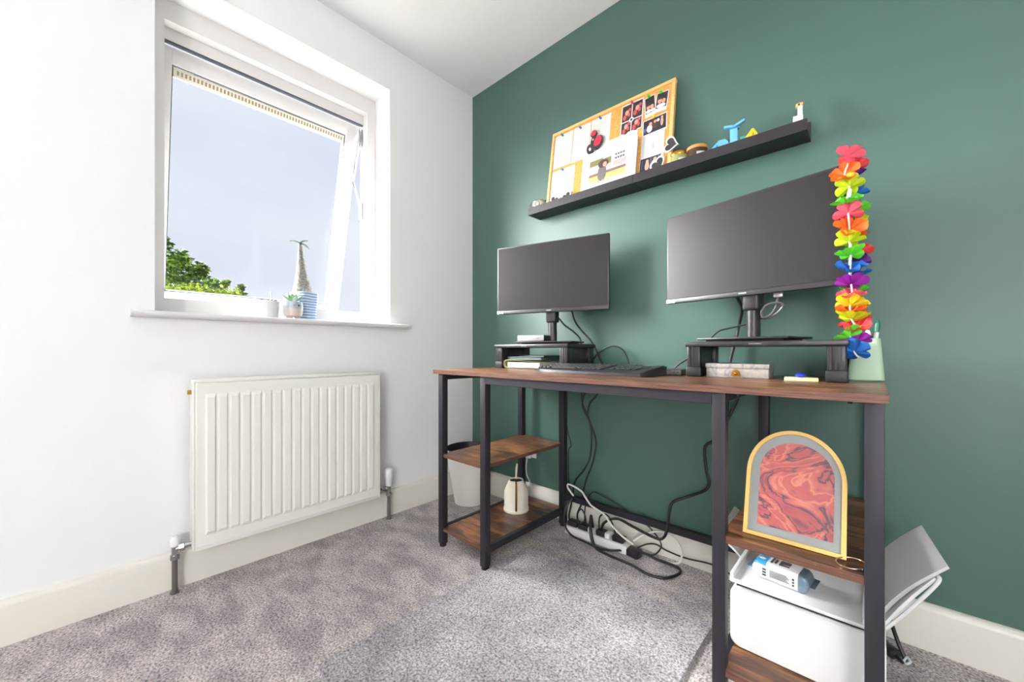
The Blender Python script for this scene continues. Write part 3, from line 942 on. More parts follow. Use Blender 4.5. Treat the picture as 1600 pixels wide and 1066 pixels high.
# photographs
NIGHT = mat('photo_dark', (44, 40, 48), .35)
SKIN = mat('photo_skin', (214, 150, 128), .4)
REDL = mat('photo_red', (196, 74, 74), .4)
WHT = mat('photo_white', (216, 212, 214), .4)
HAIR = mat('photo_brown', (78, 52, 44), .4)
BLU = mat('photo_blue', (82, 92, 140), .4)
PM = [NIGHT, SKIN, REDL, WHT, HAIR, BLU]
t = sheet('photo_collage', 'card of four red lit party photos pinned to the cork board', 'photo', .381, .4825, .238, .379, d=-.0014)
sh = []
rnd = random.Random(4)
for (a, b) in ((.005, .048), (.053, .097)):
    for (c, d) in ((.005, .055), (.060, .134)):
        sh.append((rect(a, b, c, d), 0))
for (a, c) in ((.027, .095), (.075, .100), (.027, .030), (.075, .032)):
    sh += [(ell(a + rnd.uniform(-.004, .004), c - .014, .014, .018), 4), (ell(a, c + .004, .009, .012), 1), (ell(a - .010, c - .016, .008, .012), 2), (ell(a + .012, c + .014, .007, .008), 2), (ell(a + .010, c - .008, .006, .010), 2)]
sh.append((ell(.0505, .0575, .011, .011, 16), 3))
sh.append((ell(.0505, .0575, .005, .006, 12), 0))
printed(t, sh, PM, .0006)
def polaroid(label, u, v, w_, h_, rot, figs, b=.004, bb=.017, d=-.0012):
    t = sheet('instant_photo', label, 'photo', u, u + w_, v, v + h_, rot, d)
    printed(t, [(rect(b, w_ - b, bb, h_ - b), 0)] + figs, PM, .0006)
    return t
polaroid('tilted instant photo of two faces near the board top', .494, .272, .048, .094, R(6),
         [(ell(.016, .045, .008, .011), 1), (ell(.032, .042, .008, .010), 1), (ell(.016, .026, .012, .008), 3), (ell(.034, .025, .010, .007), 3), (ell(.016, .056, .009, .006), 4)])
polaroid('instant photo of two faces in the top right of the board', .532, .279, .053, .086, R(-5),
         [(ell(.018, .048, .009, .012), 1), (ell(.035, .044, .008, .011), 1), (ell(.026, .026, .020, .009), 3), (ell(.018, .060, .010, .006), 4)], d=-.0004)
polaroid('wide instant photo of four people on a dark background', .488, .186, .103, .075, R(1.5),
         [(ell(.030, .030, .012, .017), 3), (ell(.034, .050, .007, .008), 1), (ell(.052, .038, .010, .014), 4), (ell(.053, .054, .006, .007), 1), (ell(.066, .036, .008, .012), 0), (ell(.066, .054, .006, .007), 3),
          (ell(.082, .040, .006, .018), 1), (ell(.082, .060, .005, .006), 1), (ell(.010, .028, .006, .010), 5)], bb=.008, d=-.0004)
polaroid('dark photo of two people low on the board by the white sunglasses', .484, .010, .092, .080, R(-1),
         [(ell(.032, .042, .009, .020), 1), (ell(.032, .062, .006, .008), 1), (ell(.062, .040, .013, .022), 3), (ell(.064, .064, .007, .008), 1), (rect(.008, .012, .03, .075), 5), (rect(.045, .049, .03, .075), 5), (rect(.078, .082, .03, .075), 5)], b=.002, bb=.004, d=-.0006)
# framed lawn photo
p = BP(.2085, .0, .0105)
fp_ = thing('photo_mount', 'white mounted photo of a dark haired figure on a lawn, leaning on the board', 'photo', (p.x, p.y - .004, SF + .0008), 0, -R(8.5))
obj('backing', MB(rbox(0, .268, -.004, .004, 0, .200, .001)), [mat('mount_edge_grey', (196, 197, 200), .5)], fp_)
obj('mount', MB(box(.0008, .2672, -.0046, -.0038, .0008, .1992)), PAPER, fp_)
LAWN = mat('photo_lawn', (173, 171, 107), .4)
LANE = mat('photo_path', (189, 173, 154), .4)
TREEP = mat('photo_foliage', (122, 117, 73), .4)
COAT = mat('photo_grey_dress', (107, 102, 104), .4)
DARKH = mat('photo_dark_hair', (72, 55, 52), .4)
SKYP = mat('photo_pale_sky', (194, 193, 194), .4)
BRN = mat('photo_brick', (126, 94, 90), .4)
sh = [(rect(.042, .222, .040, .156), 0), (rect(.042, .222, .040, .080), 1), (rect(.042, .222, .040, .055), 2), (rect(.042, .222, .078, .090), 6), (rect(.042, .110, .128, .156), 3), (rect(.118, .150, .120, .150), 3)]
for k in range(4):
    sh.append((rect(.168 + .012 * k, .177 + .012 * k, .146, .154), 7))
    sh.append((rect(.168 + .012 * k, .177 + .012 * k, .128, .137), 7))
sh += [(rect(.160, .222, .100, .122), 8)]
sh += [(ell(.108, .085, .022, .040, 16), 4), (ell(.112, .128, .026, .020, 16), 5), (ell(.120, .122, .010, .012), 9), (ell(.094, .046, .007, .008), 9), (ell(.118, .047, .010, .005), 9)]
ph_ = MB()
for k, (poly, mi) in enumerate(sh):
    ph_.add(prism(poly, -.00475 - .00003 * k, -.0044), mi)
obj('photo', ph_, [SKYP, LAWN, LANE, TREEP, COAT, DARKH, BRN, mat('photo_windows', (96, 82, 84), .4), mat('photo_house', (173, 162, 161), .4), SKIN], fp_)
# rooster cut-out
p = BP(.2, .2, .0035)
rs = thing('rooster_cutout', 'black and red rooster shaped cutout pinned among the papers', 'cutout', p, 0, -BT)
bk_ = MB()
bk_.add(prism(ell(.036, .026, .018, .028, 18, .35), -.004, 0))
bk_.add(prism(ell(.048, .062, .012, .034, 16, -.15), -.0041, 0))
bk_.add(prism(ell(.074, .048, .026, .034, 18, -.3), -.0042, 0))
bk_.add(prism(ell(.050, .098, .017, .017, 16), -.0043, 0))
bk_.add(prism([(.030, .004), (.040, -.010), (.050, .008)], -.004, 0))
obj('body', bk_, mat('cutout_black', (46, 42, 46), .5), rs)
rd_ = MB(prism(ell(.049, .103, .014, .014, 16), -.0052, -.004), prism(ell(.074, .054, .019, .025, 18, -.3), -.0052, -.004))
obj('red_patch', rd_, mat('cutout_red', (206, 36, 66), .5), rs)
obj('white_spot', MB(prism(ell(.036, .026, .006, .009, 12, .3), -.0052, -.004), prism(ell(.048, .070, .003, .005, 10), -.0052, -.004)), PAPER, rs)
obj('notch', MB(prism([(.066, .020), (.088, .020), (.082, .036), (.074, .028), (.068, .036)], -.0056, -.004)), mat('cutout_black', (46, 42, 46), .5), rs)
# push pins
def pin(c, cname, u, v, label, group):
    t = thing('push_pin', label, 'push pin', BP(u, v, .0006), 0, -BT, group=group)
    m = mat('pin_' + cname, c, .25)
    head = MB(cyl((0, .001, 0), (0, -.003, 0), .0050, n=12), cyl((0, -.003, 0), (.0006, -.009, -.001), .0028, n=12), cyl((.0006, -.009, -.001), (.0009, -.0115, -.0014), .0048, n=12))
    obj('head', head, m, t)
PB = 'blue push pins holding the white sheets'
pin((60, 130, 190), 'blue', .062, .370, 'blue push pin on the top left white sheet', PB)
pin((60, 130, 190), 'blue', .168, .366, 'blue push pin on the second white sheet', PB)
pin((60, 130, 190), 'blue', .276, .369, 'blue push pin on the third white sheet', PB)
pin((60, 130, 190), 'blue', .083, .180, 'blue push pin on the lower left white sheet', PB)
pin((240, 60, 130), 'pink', .431, .374, 'pink push pin above the four photo card', 'coloured push pins holding photos')
pin((80, 220, 50), 'green', .506, .367, 'green push pin on the tilted instant photo', 'coloured push pins holding photos')
pin((80, 220, 50), 'green', .558, .362, 'green push pin on the top right instant photo', 'coloured push pins holding photos')
pin((236, 216, 40), 'yellow', .535, .262, 'yellow push pin on the wide party photo', 'coloured push pins holding photos')

# heart sunglasses
def heart(cx, cz, s, rot, n=30):
    out = []
    for i in range(n):
        a = 2 * math.pi * i / n
        x = 16 * math.sin(a) ** 3
        z = 13 * math.cos(a) - 5 * math.cos(2 * a) - 2 * math.cos(3 * a) - math.cos(4 * a)
        x, z = x * s / 17, z * s / 17
        out.append((cx + x * math.cos(rot) - z * math.sin(rot), cz + x * math.sin(rot) + z * math.cos(rot)))
    return out
LENS = mat('dark_lens', (58, 56, 60), .12, spec=.7)
def sunglasses(label, loc, rx, roll, s):
    t = bpy.data.objects.new('sunglasses', None)
    t.empty_display_size = .03
    col.objects.link(t)
    t.location = loc
    t.rotation_euler = (RX(rx) @ RY(-roll)).to_euler()
    tag(t, label, 'sunglasses', 'white heart shaped sunglasses on the ledge')
    fr_ = MB()
    for sg in (-1, 1):
        fr_.add(ring(heart(sg * s * 1.18, 0, s, sg * .35), heart(sg * s * 1.18, -.0006, s * .80, sg * .35), -.0025, .0025))
    fr_.add(rbox(-s * .30, s * .30, -.002, .002, s * .18, s * .36, .001))
    obj('frame', fr_, WPLA, t)
    for sg in (-1, 1):
        obj('lens', MB(prism(heart(sg * s * 1.18, -.0006, s * .81, sg * .35), -.0008, .0008)), LENS, t)
        obj('temple', MB(tube([(sg * s * 1.95, 0, s * .55), (sg * s * 2.0, .008, s * .58), (sg * s * 1.6, .012, s * .50), (-sg * s * .2, .012 + (.003 if sg > 0 else 0), s * .42)], .0022, 6, 5)), WPLA, t)
    return t
sunglasses('white heart sunglasses propped upright beside the green candle jar', (1.234, -.076, SF + .076), R(-4), R(52), .034)
sunglasses('white heart sunglasses lying low in front of the lower left sheet', (.735, -.0835, SF + .030), R(0), R(0), .030)

# little plant pot with spectacles
pp = thing('plant_pot', 'small white pot wearing round spectacles at the end of the ledge', 'plant pot', (.578, -.053, SF))
obj('pot', MB(lathe([(.024, 0.0005), (.030, .004), (.034, .050), (.034, .058), (.030, .058), (.029, .045)], 28)), mat('cream_ceramic', (232, 222, 206), .35), pp)
sp_ = MB()
for cx in (-.018, .018):
    rg = [(cx + .013 * math.cos(2 * math.pi * k / 16), -.0365, .040 + .013 * math.sin(2 * math.pi * k / 16)) for k in range(17)]
    sp_.add(tube(rg, .0016, 6, 1))
sp_.add(tube([(-.005, -.0365, .042), (.005, -.0365, .042)], .0014, 6, 0))
obj('spectacles', sp_, BLKP, pp)
LF = mat('succulent_green', (120, 156, 70), .5)
LFD = mat('leaf_deep_green', (52, 92, 50), .45)
def leaf_blade(L_, W_, curve, n=7):
    v, f = [], []
    for k in range(n + 1):
        q = k / n
        wd = W_ * math.sin(math.pi * min(1, q * .88 + .12)) ** .8
        z = curve * q * q
        v += [(L_ * q, -wd, z + wd * .25), (L_ * q, 0, z - .0006), (L_ * q, wd, z + wd * .25)]
    for k in range(n):
        o = k * 3
        f += [(o, o + 1, o + 4, o + 3), (o + 1, o + 2, o + 5, o + 4)]
    o = len(v)
    v += [(a, b, c - .0012) for a, b, c in v]
    f += [tuple(reversed([i + o for i in q])) for q in f[:2 * n]]
    return v, f
for k, (a, el_, L_) in enumerate(((20, 24, .05), (75, 55, .035), (140, 30, .04), (200, 35, .036), (265, 45, .03), (330, 18, .052))):
    obj('leaf', MB(tf(leaf_blade(L_, .010, -.008), T(0, 0, .052) @ RZ(R(a)) @ RY(-R(el_)))), LF if k % 2 else LFD, pp)
# candle jars
def jar(label, x, r, h, glass, lidm, lab):
    t = thing('candle_jar', label, 'candle', (x, -.052, SF + .0005), group='candle jars on the ledge')
    obj('glass', MB(lathe([(r * .9, 0), (r, .004), (r, h - .008), (r * .96, h)], 28)), glass, t)
    obj('lid', MB(lathe([(r * 1.02, h - .001), (r * 1.04, h + .001), (r * 1.04, h + .009), (r * 1.0, h + .011)], 28)), lidm, t)
    a = MB()
    n = 8
    v = []
    for k in range(n + 1):
        an = R(-95 + 62 * k / n) + .35
        for z in (h * .28, h * .70):
            v.append(((r + .0006) * math.cos(an), (r + .0006) * math.sin(an), z))
    a.add((v, [(2 * k, 2 * k + 2, 2 * k + 3, 2 * k + 1) for k in range(n)]))
    obj('label', a, PAPER, t)
jar('olive green candle jar with a gold lid beside the white sunglasses', 1.283, .033, .058, mat('olive_glass', (150, 152, 98), .15), BRASS, 1)
jar('dark amber candle jar with a wooden lid and white label', 1.350, .036, .058, mat('amber_glass', (72, 52, 34), .12), mat('bamboo_lid', (198, 140, 72), .5), 1)
# toy bricks
LB = mat('brick_light_blue', (110, 186, 226), .3)
DB = mat('brick_blue', (40, 116, 200), .3)
YB = mat('brick_yellow', (244, 204, 30), .3)
TL_ = mat('brick_teal', (70, 160, 160), .3)
def studs(mb, pts, z):
    for x, y in pts:
        mb.add(cyl((x, y, z), (x, y, z + .0018), .0024, n=10))
t = thing('toy_brick_fish', 'light blue brick-built toy with sloped nose beside the amber candle', 'toy', (1.433, -.060, SF + .0005), R(12))
b_ = MB(prism([(-.028, 0), (.026, 0), (.026, .050), (.016, .060), (-.004, .060), (-.028, .036)], -.012, .012))
obj('body', b_, LB, t)
obj('eye', MB(cyl((-.010, -.0118, .040), (-.010, -.0135, .040), .004, n=12), cyl((.004, .0118, .04), (.004, .0135, .04), .004, n=12)), DB, t)
obj('fin', MB(rbox(.014, .034, -.010, .010, .034, .056, .001)), mat('brick_plum', (70, 44, 62), .35), t)
t = thing('toy_brick_bird', 'blue brick-built toy with raised wings and a tall neck', 'toy', (1.480, -.060, SF + .0005), R(8))
obj('foot', MB(rbox(-.018, .022, -.012, .012, 0, .040, .001)), LB, t)
obj('neck', MB(rbox(-.014, .010, -.009, .009, .038, .086, .001)), LB, t)
obj('wing', MB(tf(rbox(-.034, .004, -.008, .008, -.004, .004, .001), T(0, 0, .096) @ RY(R(10))), tf(rbox(-.004, .034, -.008, .008, -.004, .004, .001), T(0, 0, .096) @ RY(R(-24)))), LB, t)
m_ = MB(rbox(-.016, .014, -.0085, .0085, .085, .092, .001))
studs(m_, [(-.008, 0), (.004, 0)], .092)
obj('collar', m_, DB, t)
obj('tail', MB(rbox(.018, .036, -.010, .010, .020, .050, .001)), TL_, t)
t = thing('toy_brick_chick', 'yellow wedge-shaped brick toy on the ledge', 'toy', (1.532, -.058, SF + .0005), R(15))
obj('body', MB(prism([(-.020, 0), (.018, 0), (.018, .044), (.006, .066), (0, .066), (-.020, .038)], -.010, .010)), YB, t)
obj('mark', MB(prism([(.000, .042), (.008, .042), (.004, .054)], -.0112, -.0098), box(-.012, -.004, -.0112, -.0098, .026, .032)), mat('brick_amber', (190, 140, 20), .4), t)
t = thing('toy_brick_llama', 'white brick-built llama at the end of the ledge', 'toy', (1.664, -.060, SF + .0005), R(10))
obj('body', MB(rbox(-.013, .013, -.008, .008, 0, .058, .001)), WPLA, t)
obj('neck', MB(rbox(-.001, .012, -.007, .007, .056, .088, .001)), WPLA, t)
obj('head', MB(rbox(-.006, .013, -.008, .008, .086, .097, .002)), mat('brick_tan', (224, 196, 120), .4), t)
obj('eye', MB(cyl((.002, -.0078, .092), (.002, -.0092, .092), .0028, n=10)), DARKP, t)
obj('ear', MB(rbox(.000, .012, -.005, .005, .096, .101, .001), rbox(.010, .017, -.003, .003, .094, .099, .001)), mat('brick_red', (206, 90, 80), .4), t)

# ------------------------------------------------------------------ window sill plants
SS = .9872
pt = thing('white_planter', 'round white planter with dark soil at the left of the sill', 'planter', (-.055, -1.122, SS))
obj('pot', MB(lathe([(.046, .0005), (.049, .003), (.054, .066), (.054, .072), (.050, .072), (.049, .060)], 32)), WPLA, pt)
so = MB(lathe([(.050, .060), (.049, .066), (.03, .068), (.001, .0685)], 24))
obj('soil', so, mat('dark_soil', (60, 56, 58), .9, bump=(90, .8)), pt)
pb = MB()
for k in range(9):
    a = k * 2.4
    pb.add(ball((.040 * math.cos(a), .040 * math.sin(a), .072), .008 if k % 2 else .006, 8, 5))
obj('pebble', pb, mat('dark_pebble', (72, 74, 84), .6), pt)
obj('plant_marker', MB(tf(rbox(-.004, .004, -.001, .001, .06, .115, .0008), T(.0, .022, 0))), BLKP, pt)

fpot = thing('face_planter', 'white and blush figure planter with sleepy face and short legs holding a succulent', 'planter', (-.030, -1.022, SS), R(0))
BLUSH = mat('blush_glaze', (206, 194, 186), .3)
obj('body', MB(lathe([(.030, .010), (.036, .014), (.039, .030), (.040, .046)], 28)), BLUSH, fpot)
obj('head', MB(lathe([(.040, .046), (.040, .060), (.038, .074), (.034, .075), (.033, .062)], 28)), mat('pale_blue_glaze', (172, 184, 198), .3), fpot)
lgm = MB()
for s in (-.016, .016):
    lgm.add(cyl((.006, s, .0005), (.006, s, .014), .011, .013, n=16))
obj('foot', lgm, BLUSH, fpot)
fc = MB(cyl((.0395, .010, .058), (.0412, .011, .058), .0035, n=10))
fc.add(tube([(.0402, .000, .060), (.0405, -.006, .0575), (.039, -.012, .060)], .0008, 5, 4))
fc.add(tube([(.0385, .014, .060), (.0370, .018, .0575), (.035, .022, .060)], .0008, 5, 4))
obj('face', fc, BLKP, fpot)
SUC = mat('succulent_leaf', (128, 164, 116), .45)
SUT = mat('succulent_pale', (196, 200, 194), .45)
lm = MB()
for ring_i, (cnt, el_, L_, W_) in enumerate(((9, 25, .052, .010), (8, 48, .048, .010), (6, 70, .040, .009), (3, 84, .032, .007))):
    for k in range(cnt):
        a = 360 / cnt * k + 17 * ring_i
        obj('leaf', MB(tf(leaf_blade(L_, W_, .010), T(0, 0, .070) @ RZ(R(a)) @ RY(-R(el_)))), SUT if (k + ring_i) % 3 == 0 else SUC, fpot)

cac = thing('caudex_plant', 'tall spiny tapering caudex plant with three leaves in a blue striped pot', 'plant', (-.090, -.955, SS))
STR = bpy.data.materials.new('blue_striped_glaze')
STR.use_nodes = True
nt = STR.node_tree
p_ = nt.nodes['Principled BSDF']
tcn = nt.nodes.new('ShaderNodeTexCoord')
wv = nt.nodes.new('ShaderNodeTexWave')
wv.bands_direction = 'Z'
wv.inputs['Scale'].default_value = 26
wv.inputs['Distortion'].default_value = 1.6
wv.inputs['Detail'].default_value = 2
rmp = nt.nodes.new('ShaderNodeValToRGB')
rmp.color_ramp.elements[0].position = .42
rmp.color_ramp.elements[1].position = .62
rmp.color_ramp.elements[0].color = rgb(108, 142, 184)
rmp.color_ramp.elements[1].color = rgb(208, 220, 234)
nt.links.new(tcn.outputs['Object'], wv.inputs['Vector'])
nt.links.new(wv.outputs['Fac'], rmp.inputs['Fac'])
nt.links.new(rmp.outputs['Color'], p_.inputs['Base Color'])
p_.inputs['Roughness'].default_value = .3
obj('pot', MB(rsq_loft([(.040, .0005), (.043, .003), (.050, .120), (.050, .128), (.046, .128), (.045, .115)], .026)), STR, cac)
cac.rotation_euler = (0, 0, R(20))
# swollen trunk
prof = [(.040, .105), (.043, .125), (.037, .150), (.0295, .182), (.022, .222), (.0155, .262), (.0108, .302), (.0078, .332), (.0055, .352), (.002, .358)]
tv, tf_ = lathe(prof, 28)
tv = [(x + .020 * max(0, (z - .12)) / .24 - .02, y + (-.030 * (z - .12) / .24 + .008 if z > .11 else .008), z) for x, y, z in tv]
obj('trunk', MB((tv, tf_)), ramp_mat('spiny_bark', [(.35, (96, 92, 88)), (.5, (134, 130, 124)), (.68, (172, 168, 162))], (1, 1, 2.2), 110, 4, .4, .8, bump=.8), cac)
spn = MB()
rnd = random.Random(3)
for k in range(420):
    z = rnd.uniform(.13, .345)
    r = [a for a in prof if a[1] <= z][-1][0]
    nxt = [a for a in prof if a[1] > z][0]
    prv = [a for a in prof if a[1] <= z][-1]
    q = (z - prv[1]) / (nxt[1] - prv[1])
    r = prv[0] + (nxt[0] - prv[0]) * q
    a = rnd.uniform(0, 6.28)
    ox, oy = .020 * (z - .12) / .24 - .02, -.030 * (z - .12) / .24 + .008
    c0 = Vector((ox + (r - .001) * math.cos(a), oy + (r - .001) * math.sin(a), z))
    c1 = c0 + Vector((math.cos(a), math.sin(a), .3)) * rnd.uniform(.004, .0075)
    spn.add(cyl(c0, c1, .0010, .0002, n=3))
obj('spines', spn, mat('spine_grey', (170, 164, 156), .7), cac, kind='stuff')
tipx, tipy = .020 * .238 / .24 - .02, -.030 * .238 / .24 + .008
for a, el_, L_ in ((-110, 14, .042), (60, 30, .036), (95, -16, .046)):
    obj('leaf', MB(tf(leaf_blade(L_, .0105, -.006), T(tipx, tipy, .355) @ RZ(R(a - 20)) @ RY(-R(el_)))), LFD, cac)

# ------------------------------------------------------------------ waste bin
bn = thing('waste_bin', 'white ribbed waste paper bin in the corner behind the desk', 'bin', (.172, -.172, .0005))
pr2 = []
for k in range(25):
    z = .30 * k / 24
    pr2.append((.083 + .050 * k / 24 + (.0012 if k % 4 == 0 else 0), z))
inner = [(.129, .298), (.128, .29), (.080, .008)]
obj('bucket', MB(lathe(pr2 + [(.1345, .302)], 40, False)).add(([(0, 0, 0)] + [(.083 * math.cos(2 * math.pi * i / 40), .083 * math.sin(2 * math.pi * i / 40), 0) for i in range(40)],
    [(0, 1 + (i + 1) % 40, 1 + i) for i in range(40)])), mat('white_bin_enamel', (238, 236, 230), .4), bn, smooth=50)
obj('liner', MB(lathe([(.1345, .302), (.131, .306), (.128, .300), (.079, .006)], 40, False)), DARKP, bn, smooth=50)

# ------------------------------------------------------------------ watering can on the low shelf
wc = thing('watering_can', 'cream metal watering can with a slim brass spout on the low shelf', 'watering can', (.583, -.235, .0835))
CRM = mat('cream_enamel', (238, 232, 216), .35)
obj('body', MB(lathe([(.058, .0), (.061, .003), (.061, .012), (.058, .016), (.058, .088), (.056, .096), (.036, .142), (.034, .146), (.032, .144), (.034, .135)], 36)), CRM, wc)
cd = Vector((.67, -.74, 0))
sd = Vector((.74, .67, 0))
obj('neck_collar', MB(lathe([(.031, .136), (.031, .140), (.001, .141)], 24, False)), DARKP, wc)
obj('spout', MB(tube([cd * .050 + Vector((0, 0, .020)), cd * .075 + Vector((0, 0, .026)), cd * .080 + Vector((0, 0, .06)), cd * .082 + Vector((0, 0, .12)), cd * .086 + Vector((0, 0, .165))], .0042, 10, 8)), BRASS, wc)
obj('handle', MB(tube([-cd * .056 + Vector((0, 0, .05)), -cd * .085 + Vector((0, 0, .10)), -cd * .075 + Vector((0, 0, .165)), -cd * .045 + sd * .004 + Vector((0, 0, .205)), -cd * .030 + Vector((0, 0, .16)), -cd * .030 + Vector((0, 0, .138))], .0042, 10, 8)), CRM, wc)

# ------------------------------------------------------------------ arched picture
AO = Vector((1.612, -.540, .4065))
AL = R(17)
ar = thing('arched_picture', 'gold arch framed red marbled print leaning on the right shelf', 'picture', AO, 0, -AL)
def arch(x0, x1, z0, zs, zt, n=28):
    cx, rx_ = (x0 + x1) / 2, (x1 - x0) / 2
    return [(x0, z0), (x1, z0)] + [(cx + rx_ * math.cos(math.pi * k / n), zs + (zt - zs) * math.sin(math.pi * k / n)) for k in range(n + 1)]
AW, AH = .192, .258
oo, ii = arch(0, AW, 0, .150, AH), arch(.0085, AW - .0085, .0085, .151, AH - .0085)
obj('frame', MB(ring(oo, ii, -.007, .007)), GOLD, ar, smooth=25)
obj('mount', MB(prism(arch(.006, AW - .006, .006, .150, AH - .006), .002, .006)), MOUNT, ar)
obj('print', MB(prism(arch(.027, .170, .027, .158, .229), .0008, .0021)), MARBLE, ar)
obj('pane', MB(prism(arch(.0085, AW - .0085, .0085, .151, AH - .0085), -.0030, -.0018)), ARTGL, ar)
obj('easel_leg', MB(tf(box(AW / 2 - .025, AW / 2 + .025, 0, .004, -.165, 0), T(0, .008, .165) @ RX(R(35)))), BLKP, ar)
ban = thing('bangle', 'slim rose gold bangle lying on the shelf beside the arched picture', 'bangle', (1.812, -.562, .4065))
bpts = [(.024 * math.cos(a), .022 * math.sin(a), .0018 + .004 * math.sin(a + 1)  + .004) for a in [2 * math.pi * k / 24 for k in range(24)]]
obj('hoop', MB(tube(bpts[:23], .0014, 8, 3)), ROSE, ban)
obj('clasp', MB(ball((.018, -.014, .0045), .0032, 10, 6), cyl((.010, -.0195, .004), (.018, -.014, .0045), .0022)), CHROME, ban)

# ------------------------------------------------------------------ printer on the low right shelf
pr = thing('printer', 'white compact printer on the bottom right shelf', 'printer', (1.715, -.30, .0855))
PW = mat('printer_white', (232, 233, 234), .4)
px0, px1, py0, py1, pz0, pz1 = 1.590, 1.828, -.494, -.115, .0862, .242
def rrprism(x0, x1, z0, z1, r, y0, y1, n=6):
    pts = []
    for (cx, cz, a0) in ((x1 - r, z1 - r, 0), (x0 + r, z1 - r, 90), (x0 + r, z0 + r, 180), (x1 - r, z0 + r, 270)):
        for k in range(n + 1):
            a = R(a0 + 90 * k / n)
            pts.append((cx + r * math.cos(a), cz + r * math.sin(a)))
    n_ = len(pts)
    cx, cz = (x0 + x1) / 2, (z0 + z1) / 2
    v = []
    lv = [(y0, .004), (y0 + .004, 0), (y1 - .004, 0), (y1, .004)]
    for yy, ins in lv:
        for (a, b) in pts:
            v.append((a - math.copysign(ins, a - cx), yy, b - math.copysign(ins, b - cz)))
    f = [tuple(range(n_)), tuple(range(4 * n_ - 1, 3 * n_ - 1, -1))]
    for k in range(3):
        f += [(k * n_ + i, k * n_ + (i + 1) % n_, (k + 1) * n_ + (i + 1) % n_, (k + 1) * n_ + i) for i in range(n_)]
    return v, f
obj('body', MB(rrprism(1.571, 1.866, pz0, pz1, .024, -.535 + .041, -.085)), PW, pr, True)
obj('shadow_gap', MB(box(1.585, 1.850, -.486, -.10, pz1 - .004, .2545)), mat('groove_dark', (30, 30, 33), .8), pr, True)
lid = MB(rbox(1.572, 1.838, -.503, -.135, .2525, .2625, .004))
lid.add(rbox(1.572, 1.582, -.500, -.135, .258, .276, .003))
lid.add(rbox(1.828, 1.838, -.500, -.135, .258, .276, .003))
lid.add(rbox(1.572, 1.838, -.150, -.135, .258, .290, .003))
lo_ = obj('lid', lid, PW, pr, True)
# paper input support on the right, tilted up
def curved_sheet(P, Q, A, B, th_, bend, n=10):
    """P,Q lower corners; A,B matching upper corners; bowed along its length"""
    P, Q, A, B = map(Vector, (P, Q, A, B))
    nrm = (Q - P).cross(A - P).normalized()
    v, f = [], []
    for k in range(n + 1):
        q = k / n
        o = nrm * bend * math.sin(math.pi * q)
        for (a, b) in ((P, A), (Q, B)):
            v.append(tuple(a.lerp(b, q) + o))
    m = len(v)
    v += [tuple(Vector(a) - nrm * th_) for a in v]
    for k in range(n):
        o = 2 * k
        f.append((o, o + 1, o + 3, o + 2))
        f.append((m + o, m + o + 2, m + o + 3, m + o + 1))
        f.append((o, o + 2, m + o + 2, m + o))
        f.append((o + 1, m + o + 1, m + o + 3, o + 3))
    f.append((0, m, m + 1, 1))
    f.append((2 * n, 2 * n + 1, m + 2 * n + 1, m + 2 * n))
    return v, f
obj('paper_support', MB(curved_sheet((1.862, -.345, .185), (1.850, -.150, .215), (1.950, -.352, .342), (1.930, -.15, .355), .006, -.004)), PW, pr, True)
obj('support_rib', MB(tube([(1.866, -.348, .190), (1.905, -.352, .255), (1.950, -.355, .338), (1.948, -.33, .345)], .004, 8, 6)), PW, pr, True)
obj('output_flap', MB(curved_sheet((1.576, -.34, .236), (1.576, -.13, .240), (1.497, -.33, .290), (1.497, -.13, .318), .006, .006)), PW, pr, True)
ps = thing('printer_paper', 'stack of white printer paper slanting out of the printer tray', 'paper', (1.88, -.25, .22))
for k in range(4):
    o_ = k * .0016
    obj('sheet', MB(curved_sheet((1.852 - o_, -.328, .190 + o_), (1.838 - o_, -.140, .232 + o_), (1.968 - o_ * .6, -.350 - k * .0012, .373 + o_), (1.940 - o_ * .6, -.150, .388 + o_), .0011, -.010)), mat('printer_paper_white', (242, 242, 243), .6), ps, True)

wp = thing('wet_wipes', 'white and blue packet of wipes lying on the printer lid', 'wipes', (1.676, -.432, .2635), R(-7))
def pouch(L_, W_, H_, n=22, m=20):
    v, f = [], []
    for i in range(n + 1):
        q = i / n
        x = -L_ / 2 + L_ * q
        e = min(1, min(q, 1 - q) / .11)
        s = math.sin(math.pi / 2 * e) ** .6
        for j in range(m):
            a = 2 * math.pi * j / m
            cy, cz = math.cos(a), math.sin(a)
            yy = W_ / 2 * math.copysign(abs(cy) ** .35, cy) * (.86 + .14 * s)
            zz = H_ / 2 * math.copysign(abs(cz) ** .35, cz) * (s * .97 + .03)
            v.append((x, yy + .0008 * math.sin(9 * q + 3 * a), H_ / 2 + zz + .0008 * math.sin(17 * q + 2 * a)))
    for i in range(n):
        for j in range(m):
            f.append((i * m + j, i * m + (j + 1) % m, (i + 1) * m + (j + 1) % m, (i + 1) * m + j))
    f.append(tuple(range(m)))
    f.append(tuple(n * m + j for j in range(m)))
    return v, f
WV, WF = pouch(.124, .058, .045)
wm = MB((WV, WF))
nW = 20
wrap = obj('wrapper', wm, [mat('wipes_white', (238, 239, 242), .3), mat('wipes_blue', (60, 160, 214), .3), mat('wipes_silver_blue', (120, 142, 160), .2, metal=.4)], wp, smooth=60)
for p in wrap.data.polygons:
    c = p.center
    if c.x < -.026 and c.z > .036:
        p.material_index = 1
    elif c.x > .040:
        p.material_index = 2
obj('crimp', MB(tf(rbox(-.072, -.058, -.027, .027, -.0008, .0008, .0005), T(0, 0, .0225)), tf(rbox(.058, .072, -.027, .027, -.0008, .0008, .0005), T(0, 0, .0225))), MATS['wipes_silver_blue'], wp)
wpr = MB()
